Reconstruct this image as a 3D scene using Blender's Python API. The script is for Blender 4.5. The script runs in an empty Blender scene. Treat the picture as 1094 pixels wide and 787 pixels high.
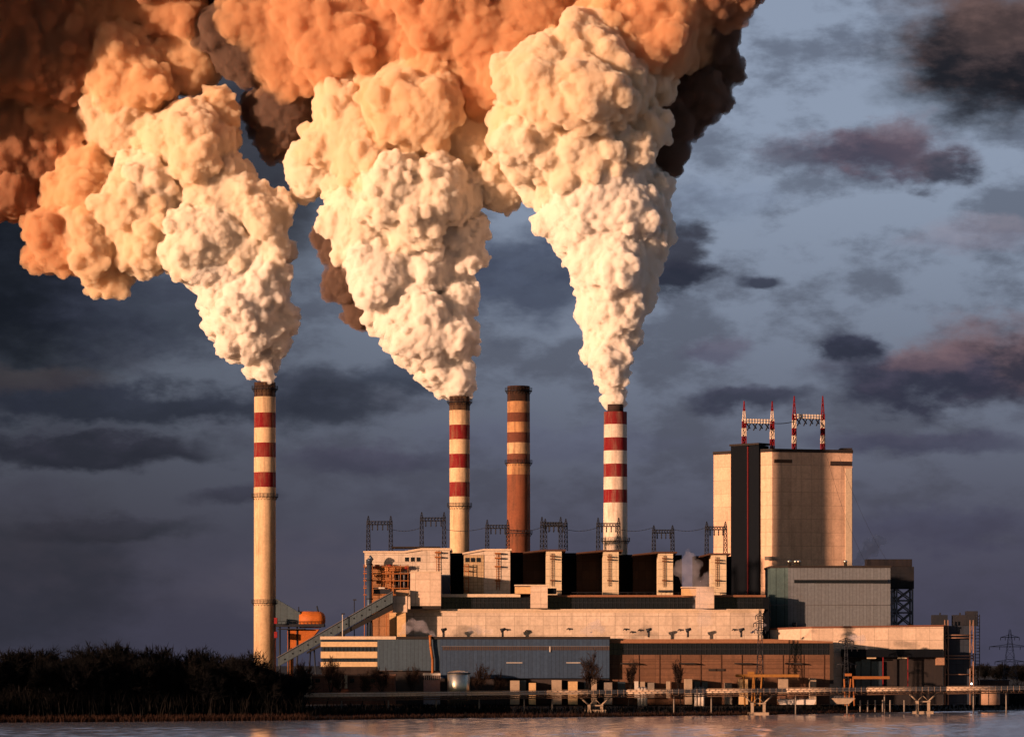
import bpy, bmesh, math, random
import numpy as np
from mathutils import Vector, Matrix

# ---------------------------------------------------------------- camera, sky, sun, exposure
SC = bpy.context.scene; COL = SC.collection
FPX, HC, HY, CX = 3750.0, 20.0, 709.0, 547.0        # focal length in photo pixels, eye height, horizon row, middle column
def P(x, y, Y): return Vector(((x - CX) * Y / FPX, Y, HC + (HY - y) * Y / FPX))
cam_d = bpy.data.cameras.new('camera'); cam = bpy.data.objects.new('camera', cam_d); COL.objects.link(cam)
cam.location = (0, 0, HC); cam.rotation_euler = (math.radians(90), 0, 0)
cam_d.sensor_width = 36; cam_d.lens = FPX / 1094 * 36; cam_d.shift_y = (HY - 393.5) / 1094
cam_d.clip_start = 1; cam_d.clip_end = 60000
SC.camera = cam

SUN_AZ, SUN_EL = 52.0, 5.0           # degrees to the left of straight behind the camera, degrees up
SUN_E, SUN_COL = 5.0, (1.0, 0.62, 0.41)
SKY_K = 0.06
EXPO = 0.78
a_, e_ = math.radians(SUN_AZ), math.radians(SUN_EL)
to_sun = Vector((-math.sin(a_) * math.cos(e_), -math.cos(a_) * math.cos(e_), math.sin(e_)))
sd = bpy.data.lights.new('sun', 'SUN'); sd.energy = SUN_E; sd.color = SUN_COL; sd.angle = math.radians(1.1)
so = bpy.data.objects.new('sun', sd); COL.objects.link(so); so.location = to_sun * 3000
so.rotation_euler = to_sun.to_track_quat('Z', 'Y').to_euler()

def N(nt, kind, ins=None, **kw):
    n = nt.nodes.new(kind)
    for k, v in kw.items(): setattr(n, k, v)
    for k, v in (ins or {}).items(): n.inputs[k].default_value = v
    return n
def lin(r, g, b):
    f = lambda c: c / 12.92 if c <= .04045 else ((c + .055) / 1.055) ** 2.4
    return (f(r / 255), f(g / 255), f(b / 255))
W = bpy.data.worlds.new('World'); SC.world = W; W.use_nodes = True
# clouds of the sky, by bearing and height: middle, half-width, half-height, lower colour, upper colour, strength
CLOUDS = [
 (0, 250, 190, 230, (18, 22, 30), (32, 36, 46), .96), (290, 130, 120, 190, (34, 32, 38), (48, 44, 50), .85), (170, 330, 150, 60, (40, 44, 58), (58, 62, 78), .7),
 (130, 430, 240, 30, (36, 40, 52), (44, 48, 62), .85), (90, 480, 190, 26, (34, 36, 46), (46, 46, 58), .85), (40, 405, 90, 18, (60, 54, 58), (70, 64, 66), .6), (250, 530, 60, 14, (48, 48, 60), (58, 58, 72), .7), (120, 565, 110, 20, (40, 42, 50), (50, 50, 60), .7),
 (345, 425, 90, 45, (44, 48, 60), (58, 62, 76), .85), (440, 405, 70, 22, (46, 52, 66), (58, 64, 80), .7), (390, 490, 110, 20, (62, 62, 78), (74, 72, 90), .75), (30, 620, 150, 110, (38, 40, 48), (50, 48, 56), .6),
 (410, 620, 260, 60, (88, 84, 96), (80, 78, 94), .45), 
 (560, 300, 120, 60, (50, 56, 76), (62, 70, 92), .75), (600, 470, 160, 30, (84, 86, 108), (96, 100, 122), .4),
 (712, 250, 52, 70, (44, 44, 56), (58, 58, 72), .9), (728, 298, 50, 28, (40, 44, 58), (52, 54, 68), .95), (812, 300, 32, 11, (48, 52, 68), (62, 64, 82), .9),
 (770, 378, 56, 20, (78, 74, 94), (96, 90, 108), .65),
 (1062, 52, 140, 100, (26, 26, 32), (88, 72, 72), .98), (1075, 18, 80, 36, (80, 66, 66), (118, 94, 90), .7), (925, 165, 110, 30, (70, 66, 82), (116, 98, 110), .9), (965, 150, 52, 34, (84, 76, 90), (118, 102, 112), .8), (1012, 182, 48, 26, (50, 50, 64), (96, 84, 96), .9),
 (1078, 388, 130, 58, (52, 49, 62), (120, 98, 104), .96), (985, 408, 130, 34, (50, 52, 68), (74, 70, 88), .95), (910, 374, 46, 24, (44, 47, 62), (60, 62, 80), .95), (800, 428, 80, 16, (48, 50, 66), (64, 64, 82), .85), (1000, 385, 52, 22, (100, 84, 94), (126, 102, 108), .7),
 (1040, 250, 90, 22, (124, 118, 134), (150, 140, 152), .45), (760, 215, 90, 34, (128, 142, 164), (136, 150, 174), .5), (980, 470, 150, 16, (62, 62, 82), (74, 72, 92), .7), (1020, 560, 140, 30, (64, 62, 82), (70, 70, 92), .5),
]
def build_world():
    nt = W.node_tree; nt.nodes.clear(); L = nt.links.new
    out = N(nt, 'ShaderNodeOutputWorld'); bg = N(nt, 'ShaderNodeBackground'); L(bg.outputs[0], out.inputs[0])
    bg.inputs[1].default_value = SKY_K
    sky = N(nt, 'ShaderNodeTexSky', sky_type='NISHITA'); sky.sun_disc = False
    sky.sun_elevation = e_; sky.sun_rotation = math.radians(180 + SUN_AZ); sky.air_density = 1.0; sky.dust_density = 2.0; sky.ozone_density = 2.5
    tc = N(nt, 'ShaderNodeTexCoord'); sep = N(nt, 'ShaderNodeSeparateXYZ'); L(tc.outputs['Generated'], sep.inputs[0])
    def m(op, a, b=None, c=None):
        n = N(nt, 'ShaderNodeMath', operation=op)
        for i, v in enumerate((a, b, c)):
            if v is None: continue
            if isinstance(v, (int, float)): n.inputs[i].default_value = v
            else: L(v, n.inputs[i])
        return n.outputs[0]
    yy = m('MAXIMUM', sep.outputs[1], .05)
    px = m('MULTIPLY_ADD', m('DIVIDE', sep.outputs[0], yy), FPX, CX)
    py = m('MULTIPLY_ADD', m('DIVIDE', sep.outputs[2], yy), -FPX, HY)
    front = N(nt, 'ShaderNodeMapRange', {1: .1, 2: .3}); L(sep.outputs[1], front.inputs[0])
    pos = N(nt, 'ShaderNodeCombineXYZ'); L(px, pos.inputs[0]); L(py, pos.inputs[1])
    sc = N(nt, 'ShaderNodeVectorMath', operation='MULTIPLY'); sc.inputs[1].default_value = (1, 1.9, 1); L(pos.outputs[0], sc.inputs[0])
    def noise(scale, det, rough=.55):
        n = N(nt, 'ShaderNodeTexNoise', {'Scale': scale, 'Detail': det, 'Roughness': rough}); L(sc.outputs[0], n.inputs['Vector']); return n
    n1, n2 = noise(1 / 70, 9, .58), noise(1 / 55, 7, .58)
    w = N(nt, 'ShaderNodeVectorMath', operation='SUBTRACT'); L(n1.outputs['Color'], w.inputs[0]); w.inputs[1].default_value = (.5, .5, .5)
    def mixc(f, a, b):
        n = N(nt, 'ShaderNodeMix', data_type='RGBA')
        if isinstance(f, float): n.inputs[0].default_value = f
        else: L(f, n.inputs[0])
        for i, v in ((6, a), (7, b)):
            if isinstance(v, tuple): n.inputs[i].default_value = (*v, 1)
            else: L(v, n.inputs[i])
        return n.outputs[2]
    def K(c): return tuple(v / SKY_K / 2 ** EXPO for v in lin(*c))
    def mr(v, a, b, c=0.0, d=1.0, smooth=True):
        n = N(nt, 'ShaderNodeMapRange', {1: a, 2: b, 3: c, 4: d}, interpolation_type='SMOOTHSTEP' if smooth else 'LINEAR'); L(v, n.inputs[0]); return n.outputs[0]
    # thin high veil over the clear air, thicker towards the horizon
    veil = mixc(mr(py, 120, 640), K((146, 158, 180)), K((72, 71, 92)))
    veil = mixc(m('MULTIPLY', mr(px, 700, 0), .55), veil, K((50, 50, 60)))
    patch = N(nt, 'ShaderNodeTexNoise', {'Scale': 1 / 130, 'Detail': 8, 'Roughness': .6}); L(sc.outputs[0], patch.inputs['Vector'])
    veil = mixc(m('MULTIPLY', mr(patch.outputs[0], .44, .62), .6), veil, K((66, 66, 84)))
    col = mixc(m('MULTIPLY', front.outputs[0], .88), sky.outputs[0], veil)
    for (cx, cy, ra, rb, c0, c1, k) in CLOUDS:
        ww = N(nt, 'ShaderNodeVectorMath', operation='MULTIPLY_ADD'); L(w.outputs[0], ww.inputs[0])
        am = min(130, ra * 2.6, rb * 5); ww.inputs[1].default_value = (am, min(am * .7, rb * 2.8), 0); L(pos.outputs[0], ww.inputs[2])
        s = N(nt, 'ShaderNodeVectorMath', operation='SUBTRACT'); L(ww.outputs[0], s.inputs[0]); s.inputs[1].default_value = (cx, cy, 0)
        q = N(nt, 'ShaderNodeVectorMath', operation='MULTIPLY'); L(s.outputs[0], q.inputs[0]); q.inputs[1].default_value = (1 / ra, 1 / rb, 0)
        ln = N(nt, 'ShaderNodeVectorMath', operation='LENGTH'); L(q.outputs[0], ln.inputs[0])
        mask = m('MULTIPLY', m('MULTIPLY', mr(ln.outputs['Value'], 1.12, .42), front.outputs[0]), k)
        qs = N(nt, 'ShaderNodeSeparateXYZ'); L(q.outputs[0], qs.inputs[0])
        t = m('ADD', m('MULTIPLY', qs.outputs[1], -.6), m('MULTIPLY_ADD', n2.outputs[0], 2.2, -.75))
        col = mixc(mask, col, mixc(mr(t, 0.0, 1.0), K(c0), K(c1)))
    L(col, bg.inputs[0])
build_world()
vs = SC.view_settings; vs.view_transform = 'Standard'; vs.look = 'None'; vs.exposure = EXPO; vs.gamma = 1.0; vs.use_curve_mapping = False
SC.cycles.use_denoising = True
SC.cycles.use_adaptive_sampling = True; SC.cycles.adaptive_threshold = 0.02
SC.cycles.max_bounces = 16; SC.cycles.volume_bounces = 14; SC.cycles.diffuse_bounces = 3; SC.cycles.glossy_bounces = 3
WLOC = {}

# ---------------------------------------------------------------- helpers
class MB:
    """collects boxes, prisms, tubes in world coordinates; build() links them as ONE mesh object"""
    def __init__(s): s.v, s.f, s.sm = [], [], []
    def add(s, vs, fs, smooth=False):
        o = len(s.v); s.v += [tuple(q) for q in vs]; s.f += [tuple(i + o for i in f) for f in fs]; s.sm += [smooth] * len(fs); return s
    def box(s, x0, x1, y0, y1, z0, z1):
        return s.add([(x0,y0,z0),(x1,y0,z0),(x1,y1,z0),(x0,y1,z0),(x0,y0,z1),(x1,y0,z1),(x1,y1,z1),(x0,y1,z1)],
                     [(0,3,2,1),(4,5,6,7),(0,1,5,4),(1,2,6,5),(2,3,7,6),(3,0,4,7)])
    def pbox(s, x0, x1, ytop, ybot, Y, depth):
        a = P(x0, ytop, Y); b = P(x1, ybot, Y); return s.box(a.x, b.x, Y, Y + depth, b.z, a.z)
    def prism(s, pts, z0, z1):                       # plan polygon, counter-clockwise seen from above
        n = len(pts)
        return s.add([(x, y, z0) for x, y in pts] + [(x, y, z1) for x, y in pts],
                     [tuple(range(n))[::-1], tuple(range(n, 2 * n))] + [(i, (i + 1) % n, n + (i + 1) % n, n + i) for i in range(n)])
    def slab(s, pts, y0, y1):                        # elevation polygon in x-z, pushed back from y0 to y1
        n = len(pts)
        return s.add([(x, y0, z) for x, z in pts] + [(x, y1, z) for x, z in pts],
                     [tuple(range(n)), tuple(range(n, 2 * n))[::-1]] + [((i + 1) % n, i, n + i, n + (i + 1) % n) for i in range(n)])
    def tube(s, a, b, r, r2=None, n=6, caps=True, smooth=True):
        a, b = Vector(a), Vector(b); r2 = r if r2 is None else r2
        d = (b - a)
        if d.length < 1e-6: return s
        q = d.to_track_quat('Z', 'Y'); u, w = q @ Vector((1,0,0)), q @ Vector((0,1,0))
        c = [(math.cos(2*math.pi*i/n), math.sin(2*math.pi*i/n)) for i in range(n)]
        o = len(s.v)
        s.v += [tuple(a + u*x*r + w*y*r) for x, y in c] + [tuple(b + u*x*r2 + w*y*r2) for x, y in c]
        for i in range(n):
            s.f.append((o+i, o+(i+1)%n, o+n+(i+1)%n, o+n+i)); s.sm.append(smooth)
        if caps:
            s.f.append(tuple(range(o, o+n))[::-1]); s.f.append(tuple(range(o+n, o+2*n))); s.sm += [False, False]
        return s
    def path(s, pts, r, n=6):
        for a, b in zip(pts, pts[1:]): s.tube(a, b, r, n=n)
        return s
    def lathe(s, x, y, prof, n=40):                  # prof: (radius, z) from bottom to top
        o = len(s.v)
        for r, z in prof: s.v += [(x + r*math.cos(2*math.pi*i/n), y + r*math.sin(2*math.pi*i/n), z) for i in range(n)]
        for k in range(len(prof)-1):
            for i in range(n):
                s.f.append((o+k*n+i, o+k*n+(i+1)%n, o+(k+1)*n+(i+1)%n, o+(k+1)*n+i)); s.sm.append(True)
        s.f.append(tuple(range(o, o+n))[::-1]); s.f.append(tuple(o+(len(prof)-1)*n+i for i in range(n))); s.sm += [False, False]
        return s
    def lattice(s, a, b, w0, w1, r, seg):            # square lattice post from a up to b
        a, b = Vector(a), Vector(b); ring = []
        for k in range(seg + 1):
            t = k / seg; c = a.lerp(b, t); h = (w0 + (w1 - w0) * t) / 2
            ring.append([c + Vector((i*h, j*h, 0)) for i, j in ((-1,-1),(1,-1),(1,1),(-1,1))])
        for k in range(seg):
            for i in range(4):
                s.tube(ring[k][i], ring[k+1][i], r, n=4)
                j = (i+1) % 4
                s.tube(ring[k][i], ring[k+1][j], r*.7, n=3); s.tube(ring[k+1][i], ring[k+1][j], r*.7, n=3)
        return s
    def hlattice(s, a, b, h, d, r, seg):             # horizontal box girder from a to b along x
        a, b = Vector(a), Vector(b)
        for k in range(seg):
            p, q = a.lerp(b, k/seg), a.lerp(b, (k+1)/seg)
            for dy in (-d/2, d/2):
                for dz in (-h/2, h/2): s.tube(p+Vector((0,dy,dz)), q+Vector((0,dy,dz)), r, n=4)
                s.tube(p+Vector((0,dy,-h/2)), q+Vector((0,dy,h/2)), r*.7, n=3); s.tube(p+Vector((0,dy,h/2)), q+Vector((0,dy,-h/2)), r*.7, n=3)
        return s
    def mesh(s, name, loc=(0,0,0)):
        me = bpy.data.meshes.new(name); l = Vector(loc)
        me.from_pydata([tuple(Vector(q) - l) for q in s.v], [], s.f)
        me.polygons.foreach_set('use_smooth', s.sm); me.update(); return me
    def build(s, name, mat, parent=None, **props):
        loc = WLOC[parent.name] if parent else (0, 0, 0)
        me = s.mesh(name, loc); me.materials.append(mat)
        o = bpy.data.objects.new(name, me); COL.objects.link(o)
        if parent: o.parent = parent
        WLOC[o.name] = loc
        for k, v in props.items(): o[k] = v
        return o
def thing(name, label, cat, loc=(0,0,0), group=None):
    o = bpy.data.objects.new(name, None); COL.objects.link(o); o.location = loc; o.empty_display_size = 3
    WLOC[o.name] = tuple(loc); o['label'] = label; o['category'] = cat
    if group: o['group'] = group
    return o
def dup(root, loc, label=None, group=None, rz=0.0, sc=1.0):
    r = root.copy(); COL.objects.link(r); r.location = loc; r.rotation_euler = (0, 0, rz); r.scale = (sc, sc, sc)
    if label: r['label'] = label
    if group: r['group'] = group
    for ch in list(root.children):
        c = ch.copy(); COL.objects.link(c); c.parent = r
        for g in ch.children:
            d = g.copy(); COL.objects.link(d); d.parent = c
    return r
G0 = 3.0                                              # plant ground above the water
def base(x, Y, z=G0): return ((x - CX) * Y / FPX, Y, z)

# ---------------------------------------------------------------- materials
TINT = (.66, .565, .50)                               # darkens and warms every paint to offset the exposure and sun colour
def surf(name, col, rough=.8, dirt=.25, dirtcol=(.10,.07,.05), streak=.3, panel=None, metal=0.0, spec=.15, bump=0.0, grit=.18):
    """painted or raw building surface: uneven tone, run-off streaks, faint panel joints"""
    if not metal > .9: col = tuple(c * t for c, t in zip(col, TINT)); dirtcol = tuple(c * t for c, t in zip(dirtcol, TINT))
    m = bpy.data.materials.new(name); m.use_nodes = True; nt = m.node_tree; L = nt.links.new
    b = nt.nodes['Principled BSDF']; b.inputs['Roughness'].default_value = rough; b.inputs['Metallic'].default_value = metal
    b.inputs['Specular IOR Level'].default_value = spec
    g = N(nt, 'ShaderNodeNewGeometry')
    st = N(nt, 'ShaderNodeVectorMath', operation='MULTIPLY'); st.inputs[1].default_value = (.55, .55, .05); L(g.outputs['Position'], st.inputs[0])
    n1 = N(nt, 'ShaderNodeTexNoise', {'Scale': 1.0, 'Detail': 5, 'Roughness': .65}); L(st.outputs[0], n1.inputs['Vector'])
    n2 = N(nt, 'ShaderNodeTexNoise', {'Scale': .11, 'Detail': 6, 'Roughness': .65}); L(g.outputs['Position'], n2.inputs['Vector'])
    r1 = N(nt, 'ShaderNodeMapRange', {1: .48, 2: .75, 4: streak}); L(n1.outputs[0], r1.inputs[0])
    r2 = N(nt, 'ShaderNodeMapRange', {1: .42, 2: .78, 4: dirt}); L(n2.outputs[0], r2.inputs[0])
    ad = N(nt, 'ShaderNodeMath', operation='ADD', use_clamp=True); L(r1.outputs[0], ad.inputs[0]); L(r2.outputs[0], ad.inputs[1])
    mx = N(nt, 'ShaderNodeMix', data_type='RGBA'); L(ad.outputs[0], mx.inputs[0])
    dc = tuple(c * .45 + d * .55 for c, d in zip(col, dirtcol))
    mx.inputs[7].default_value = (*dc, 1)
    if callable(panel): src = panel(nt, g, col)
    elif panel:
        sp = N(nt, 'ShaderNodeSeparateXYZ'); L(g.outputs['Position'], sp.inputs[0])
        sx = N(nt, 'ShaderNodeMath', operation='ADD'); L(sp.outputs[0], sx.inputs[0]); L(sp.outputs[1], sx.inputs[1])
        cb = N(nt, 'ShaderNodeCombineXYZ'); L(sx.outputs[0], cb.inputs[0]); L(sp.outputs[2], cb.inputs[1])
        bt = N(nt, 'ShaderNodeTexBrick', {'Scale': 1.0, 'Mortar Size': .09, 'Brick Width': panel[0], 'Row Height': panel[1], 'Mortar Smooth': .2})
        bt.offset = panel[2] if len(panel) > 2 else 0.0
        v = panel[3] if len(panel) > 3 else .10
        bt.inputs['Color1'].default_value = (*[c * (1 - v) for c in col], 1); bt.inputs['Color2'].default_value = (*[min(1, c * (1 + v * .6)) for c in col], 1)
        bt.inputs['Mortar'].default_value = (*[c * .5 for c in col], 1); L(cb.outputs[0], bt.inputs['Vector']); src = bt.outputs[0]
    else: src = None
    if src is not None: L(src, mx.inputs[6])
    else: mx.inputs[6].default_value = (*col, 1)
    n3 = N(nt, 'ShaderNodeTexNoise', {'Scale': .9, 'Detail': 3, 'Roughness': .8}); L(g.outputs['Position'], n3.inputs['Vector'])
    r3 = N(nt, 'ShaderNodeMapRange', {1: .3, 2: .7, 3: 1 - grit, 4: 1 + grit * .6}); L(n3.outputs[0], r3.inputs[0])
    ml = N(nt, 'ShaderNodeVectorMath', operation='SCALE'); L(mx.outputs[2], ml.inputs[0]); L(r3.outputs[0], ml.inputs['Scale'])
    L(ml.outputs[0], b.inputs['Base Color'])
    if bump:
        bp = N(nt, 'ShaderNodeBump', {'Strength': bump, 'Distance': .3}); L(n1.outputs[0], bp.inputs['Height']); L(bp.outputs[0], b.inputs['Normal'])
    return m
def bands(name, zs, cols, grime=.5, streak=.75):
    """paint bands by height: zs are the lower edges of bands 1.., cols has one colour more"""
    cols = [tuple(c * t for c, t in zip(q, TINT)) for q in cols]
    def pan(nt, g, col):
        sp = N(nt, 'ShaderNodeSeparateXYZ'); nt.links.new(g.outputs['Position'], sp.inputs[0]); cur = None
        for z, c in zip(zs, cols[1:]):
            gt = N(nt, 'ShaderNodeMath', operation='GREATER_THAN'); nt.links.new(sp.outputs[2], gt.inputs[0]); gt.inputs[1].default_value = z
            mx = N(nt, 'ShaderNodeMix', data_type='RGBA'); nt.links.new(gt.outputs[0], mx.inputs[0])
            if cur is None: mx.inputs[6].default_value = (*cols[0], 1)
            else: nt.links.new(cur, mx.inputs[6])
            mx.inputs[7].default_value = (*c, 1); cur = mx.outputs[2]
        return cur
    return surf(name, cols[0], .85, grime, streak=streak, panel=pan)
def glass(name, col=(.012,.016,.024), rough=.12): return surf(name, col, rough, .3, (.03,.025,.02), .2, spec=.5)
WHITE = surf('white_painted_concrete', (.80,.71,.60), .85, .4, streak=.5, panel=(6.0, 3.0, 0.0, .05))
WHITEC = surf('cream_turbine_hall_render', (.82,.70,.58), .85, .4, streak=.5, panel=(6.0, 4.0, 0.0, .11))
CREAM = surf('cream_panels', (.78,.62,.42), .85, .2, streak=.3, panel=(3.2, 3.0, .5, .07))
OCHRE = surf('ochre_block_wall', (.80,.56,.30), .85, .15, streak=.2, panel=(30.0, 8.0, 0.0, .05))
PINK = surf('pale_block_wall', (.86,.70,.56), .85, .12, streak=.18, panel=(6.0, 5.0, 0.0, .09))
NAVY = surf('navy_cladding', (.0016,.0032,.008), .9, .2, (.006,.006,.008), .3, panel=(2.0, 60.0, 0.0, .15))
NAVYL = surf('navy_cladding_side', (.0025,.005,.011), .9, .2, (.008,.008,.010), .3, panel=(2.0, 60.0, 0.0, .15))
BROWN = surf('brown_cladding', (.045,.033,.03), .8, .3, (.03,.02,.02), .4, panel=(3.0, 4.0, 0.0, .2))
BLUE = surf('blue_grey_cladding', (.045,.085,.165), .7, .25, (.05,.06,.08), .35, panel=(1.6, 50.0, 0.0, .12))
BLUE2 = surf('teal_grey_cladding', (.07,.115,.17), .7, .25, (.05,.06,.08), .35, panel=(1.6, 50.0, 0.0, .10))
GREEN = surf('grey_green_cladding', (.19,.225,.27), .75, .35, (.11,.10,.09), .3, panel=(1.5, 80.0, 0.0, .07))
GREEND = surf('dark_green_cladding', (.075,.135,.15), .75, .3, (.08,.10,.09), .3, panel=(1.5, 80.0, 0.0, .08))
BRICK = surf('orange_brick', (.22,.118,.075), .9, .5, (.05,.035,.03), .5, panel=(9.0, 2.0, 0.0, .2))
TRIM = surf('pale_roof_trim', (.80,.66,.50), .7, .15, streak=.1)
DARK = surf('tarred_roof', (.035,.03,.03), .9, .3, streak=.1)
STEEL = surf('dark_steel', (.022,.028,.042), .6, .3, streak=.1)
STEELM = surf('grey_steel', (.16,.17,.20), .6, .3, streak=.2)
RUST = surf('rust_orange_steel', (.42,.16,.05), .8, .4, streak=.3)
ORANGE = surf('orange_tank_paint', (.55,.16,.03), .6, .4, (.15,.05,.02), .3)
REDP = surf('red_paint', (.30,.02,.025), .6, .2, streak=.1)
WHITEP = surf('white_paint', (.80,.76,.70), .6, .2, streak=.2)
YEL = surf('yellow_crane_paint', (.42,.20,.05), .8, .4, streak=.4)
GLASS = glass('dark_glass'); GLASSB = glass('blue_glass', (.03,.05,.075), .2)
SILVER = surf('bare_metal_sheet', (.78,.66,.52), .36, .1, streak=.1, metal=1.0)
CONC = surf('pale_concrete', (.47,.38,.29), .9, .25, streak=.3)
CONCG = surf('grey_concrete', (.30,.27,.24), .9, .35, streak=.4)
BARK = surf('dark_bark', (.005,.006,.008), .95, .2, streak=0); TWIG = surf('dark_twigs', (.005,.006,.008), .95, .3, streak=0)
TWIGB = surf('brown_twigs', (.04,.026,.022), .95, .3, streak=0)
REED = surf('dry_reeds', (.045,.022,.014), .95, .5, (.06,.03,.02), .2)
SCRUB = surf('scrub_thicket', (.0028,.0034,.0042), 1.0, .3, streak=0)

# ---------------------------------------------------------------- ground and water
shore = [(-400, 776), (0, 771.5), (330, 769), (500, 766.5), (640, 765.5), (800, 763.5), (950, 760.5), (1094, 757.5), (1500, 750)]
def shoreY(y): return 75000.0 / (y - HY)
SH = [Vector(((x - CX) * shoreY(y) / FPX, shoreY(y), 0)) for x, y in shore]
SH = [Vector((-6000, SH[0].y - 200, 0)), Vector((-900, SH[0].y - 30, 0))] + SH + [Vector((1200, SH[-1].y + 200, 0)), Vector((6000, SH[-1].y + 500, 0))]
def shore_at(X):
    for a, b in zip(SH, SH[1:]):
        if a.x <= X <= b.x: return a.y + (b.y - a.y) * (X - a.x) / (b.x - a.x)
    return SH[0].y
def ground_z(d):                                     # height by distance behind the water's edge
    return -1.2 + 1.2 * (d + 12) / 12 if d < 0 else (d * .09 if d < 14 else min(G0, 1.26 + (d - 14) * .075))
def build_ground():
    rnd = random.Random(3); xs = [-6000, -2500, -1200, -600] + [x for x in range(-400, 401, 5)] + [600, 1200, 2500, 6000]
    ds = [-12, -4, 0, 3, 6, 10, 14, 20, 28, 38, 60, 120, 300, 900, 3000, 12000, 30000]
    vs, fs = [], []
    for d in ds:
        for x in xs:
            y = shore_at(x) + d * 1.0 + (rnd.uniform(-2.2, 2.2) if -4 <= d < 20 else 0)
            z = ground_z(d) + (rnd.uniform(-.12, .25) if 3 <= d <= 20 else 0)
            vs.append((x, y, z))
    n = len(xs)
    for j in range(len(ds)-1):
        for i in range(n-1): fs.append((j*n+i, j*n+i+1, (j+1)*n+i+1, (j+1)*n+i))
    mb = MB(); mb.add(vs, fs, True)
    return mb.build('ground', surf('bank_earth', (.028,.021,.017), .95, .6, (.02,.018,.014), .1), kind='structure')
build_ground()
WAVE, RIPPLE = .03, .06
def build_water():
    m = bpy.data.materials.new('lake_water'); m.use_nodes = True; nt = m.node_tree; L = nt.links.new
    b = nt.nodes['Principled BSDF']; b.inputs['Base Color'].default_value = (.90,.86,.90,1); b.inputs['Metallic'].default_value = .8; b.inputs['Roughness'].default_value = .12; b.inputs['IOR'].default_value = 1.333
    g = N(nt, 'ShaderNodeNewGeometry')
    s1 = N(nt, 'ShaderNodeVectorMath', operation='MULTIPLY'); s1.inputs[1].default_value = (.30, .30, 1); L(g.outputs['Position'], s1.inputs[0])
    n1 = N(nt, 'ShaderNodeTexNoise', {'Scale': 1.0, 'Detail': 6, 'Roughness': .6}); L(s1.outputs[0], n1.inputs['Vector'])
    n2 = N(nt, 'ShaderNodeTexNoise', {'Scale': .02, 'Detail': 4}); L(s1.outputs[0], n2.inputs['Vector'])
    r = N(nt, 'ShaderNodeMapRange', {1: .35, 2: .65, 3: .35, 4: 1.0}); L(n2.outputs[0], r.inputs[0])
    h = N(nt, 'ShaderNodeMath', operation='MULTIPLY'); L(n1.outputs[0], h.inputs[0]); L(r.outputs[0], h.inputs[1])
    bp = N(nt, 'ShaderNodeBump', {'Strength': 1.0, 'Distance': WAVE, 'Filter Width': .02}); L(h.outputs[0], bp.inputs['Height']); L(bp.outputs[0], b.inputs['Normal'])
    # real ripples where the lake is in view, flat sheets beyond
    X0, X1, Y0, Y1 = -270.0, 290.0, 880.0, 1640.0; nx, ny = 225, 1521
    r = np.random.default_rng(8); gx, gy = np.meshgrid(np.linspace(X0, X1, nx), np.linspace(Y0, Y1, ny)); z = np.zeros_like(gx)
    for _ in range(22):
        lam = r.uniform(2.6, 9.0); th = r.normal(0, .5); k = 2 * math.pi / lam
        z += RIPPLE * lam / 6.28 / math.sqrt(11) * np.sin(k * (gx * math.sin(th) + gy * math.cos(th)) + r.uniform(0, 6.28))
    gust = sum(np.sin(gx * r.uniform(.005, .03) + gy * r.uniform(.004, .03) * r.choice((-1, 1)) + r.uniform(0, 6.28)) for _ in range(6)) / 6
    z *= (1 + .7 * gust)
    V = np.stack([gx, gy, z], -1).reshape(-1, 3); n0 = len(V)
    a = (np.arange(ny - 1)[:, None] * nx + np.arange(nx - 1)[None, :]).ravel(); Q = np.stack([a, a + 1, a + nx + 1, a + nx], -1)
    O = np.array([(-9000,-3000,0),(9000,-3000,0),(9000,Y0,0),(-9000,Y0,0), (-9000,Y0,0),(X0,Y0,0),(X0,Y1,0),(-9000,Y1,0), (X1,Y0,0),(9000,Y0,0),(9000,Y1,0),(X1,Y1,0), (-9000,Y1,0),(9000,Y1,0),(9000,2100,0),(-9000,2100,0)], float)
    V = np.concatenate([V, O]); Q = np.concatenate([Q, n0 + np.arange(16).reshape(4, 4)])
    me = bpy.data.meshes.new('water'); me.vertices.add(len(V)); me.vertices.foreach_set('co', V.astype(np.float32).ravel())
    me.loops.add(Q.size); me.loops.foreach_set('vertex_index', Q.astype(np.int32).ravel()); me.polygons.add(len(Q))
    me.polygons.foreach_set('loop_start', np.arange(0, Q.size, 4, dtype=np.int32)); me.polygons.foreach_set('loop_total', np.full(len(Q), 4, dtype=np.int32))
    me.polygons.foreach_set('use_smooth', np.ones(len(Q), dtype=bool)); me.update(calc_edges=True); me.materials.append(m)
    o = bpy.data.objects.new('water', me); COL.objects.link(o); o['kind'] = 'structure'
build_water()

# ---------------------------------------------------------------- chimneys
CRM, RED, WHT, DRK = (.86,.66,.42), (.24,.010,.016), (.95,.84,.72), (.035,.015,.014)
def ring(x, y, r, z, parent, h=1.3):
    g = MB().lathe(x, y, [(r, z), (r + 1.1, z), (r + 1.1, z + .25), (r, z + .25)], 32).build('gallery', STEEL, parent); mb = MB()
    for t in range(24):
        a = 2*math.pi*t/24; p = Vector((x + (r+1.05)*math.cos(a), y + (r+1.05)*math.sin(a), z + .25)); mb.tube(p, p + Vector((0,0,h)), .07, n=3)
        a2 = 2*math.pi*(t+1)/24; q = Vector((x + (r+1.05)*math.cos(a2), y + (r+1.05)*math.sin(a2), z + .25))
        for k in (.55, 1.0): mb.tube(p + Vector((0,0,h*k)), q + Vector((0,0,h*k)), .07, n=3)
        mb.tube(p, Vector((x + r*math.cos(a), y + r*math.sin(a), z - 1.3)), .09, n=3)
    return mb.build('railing', STEEL, g)
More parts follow.
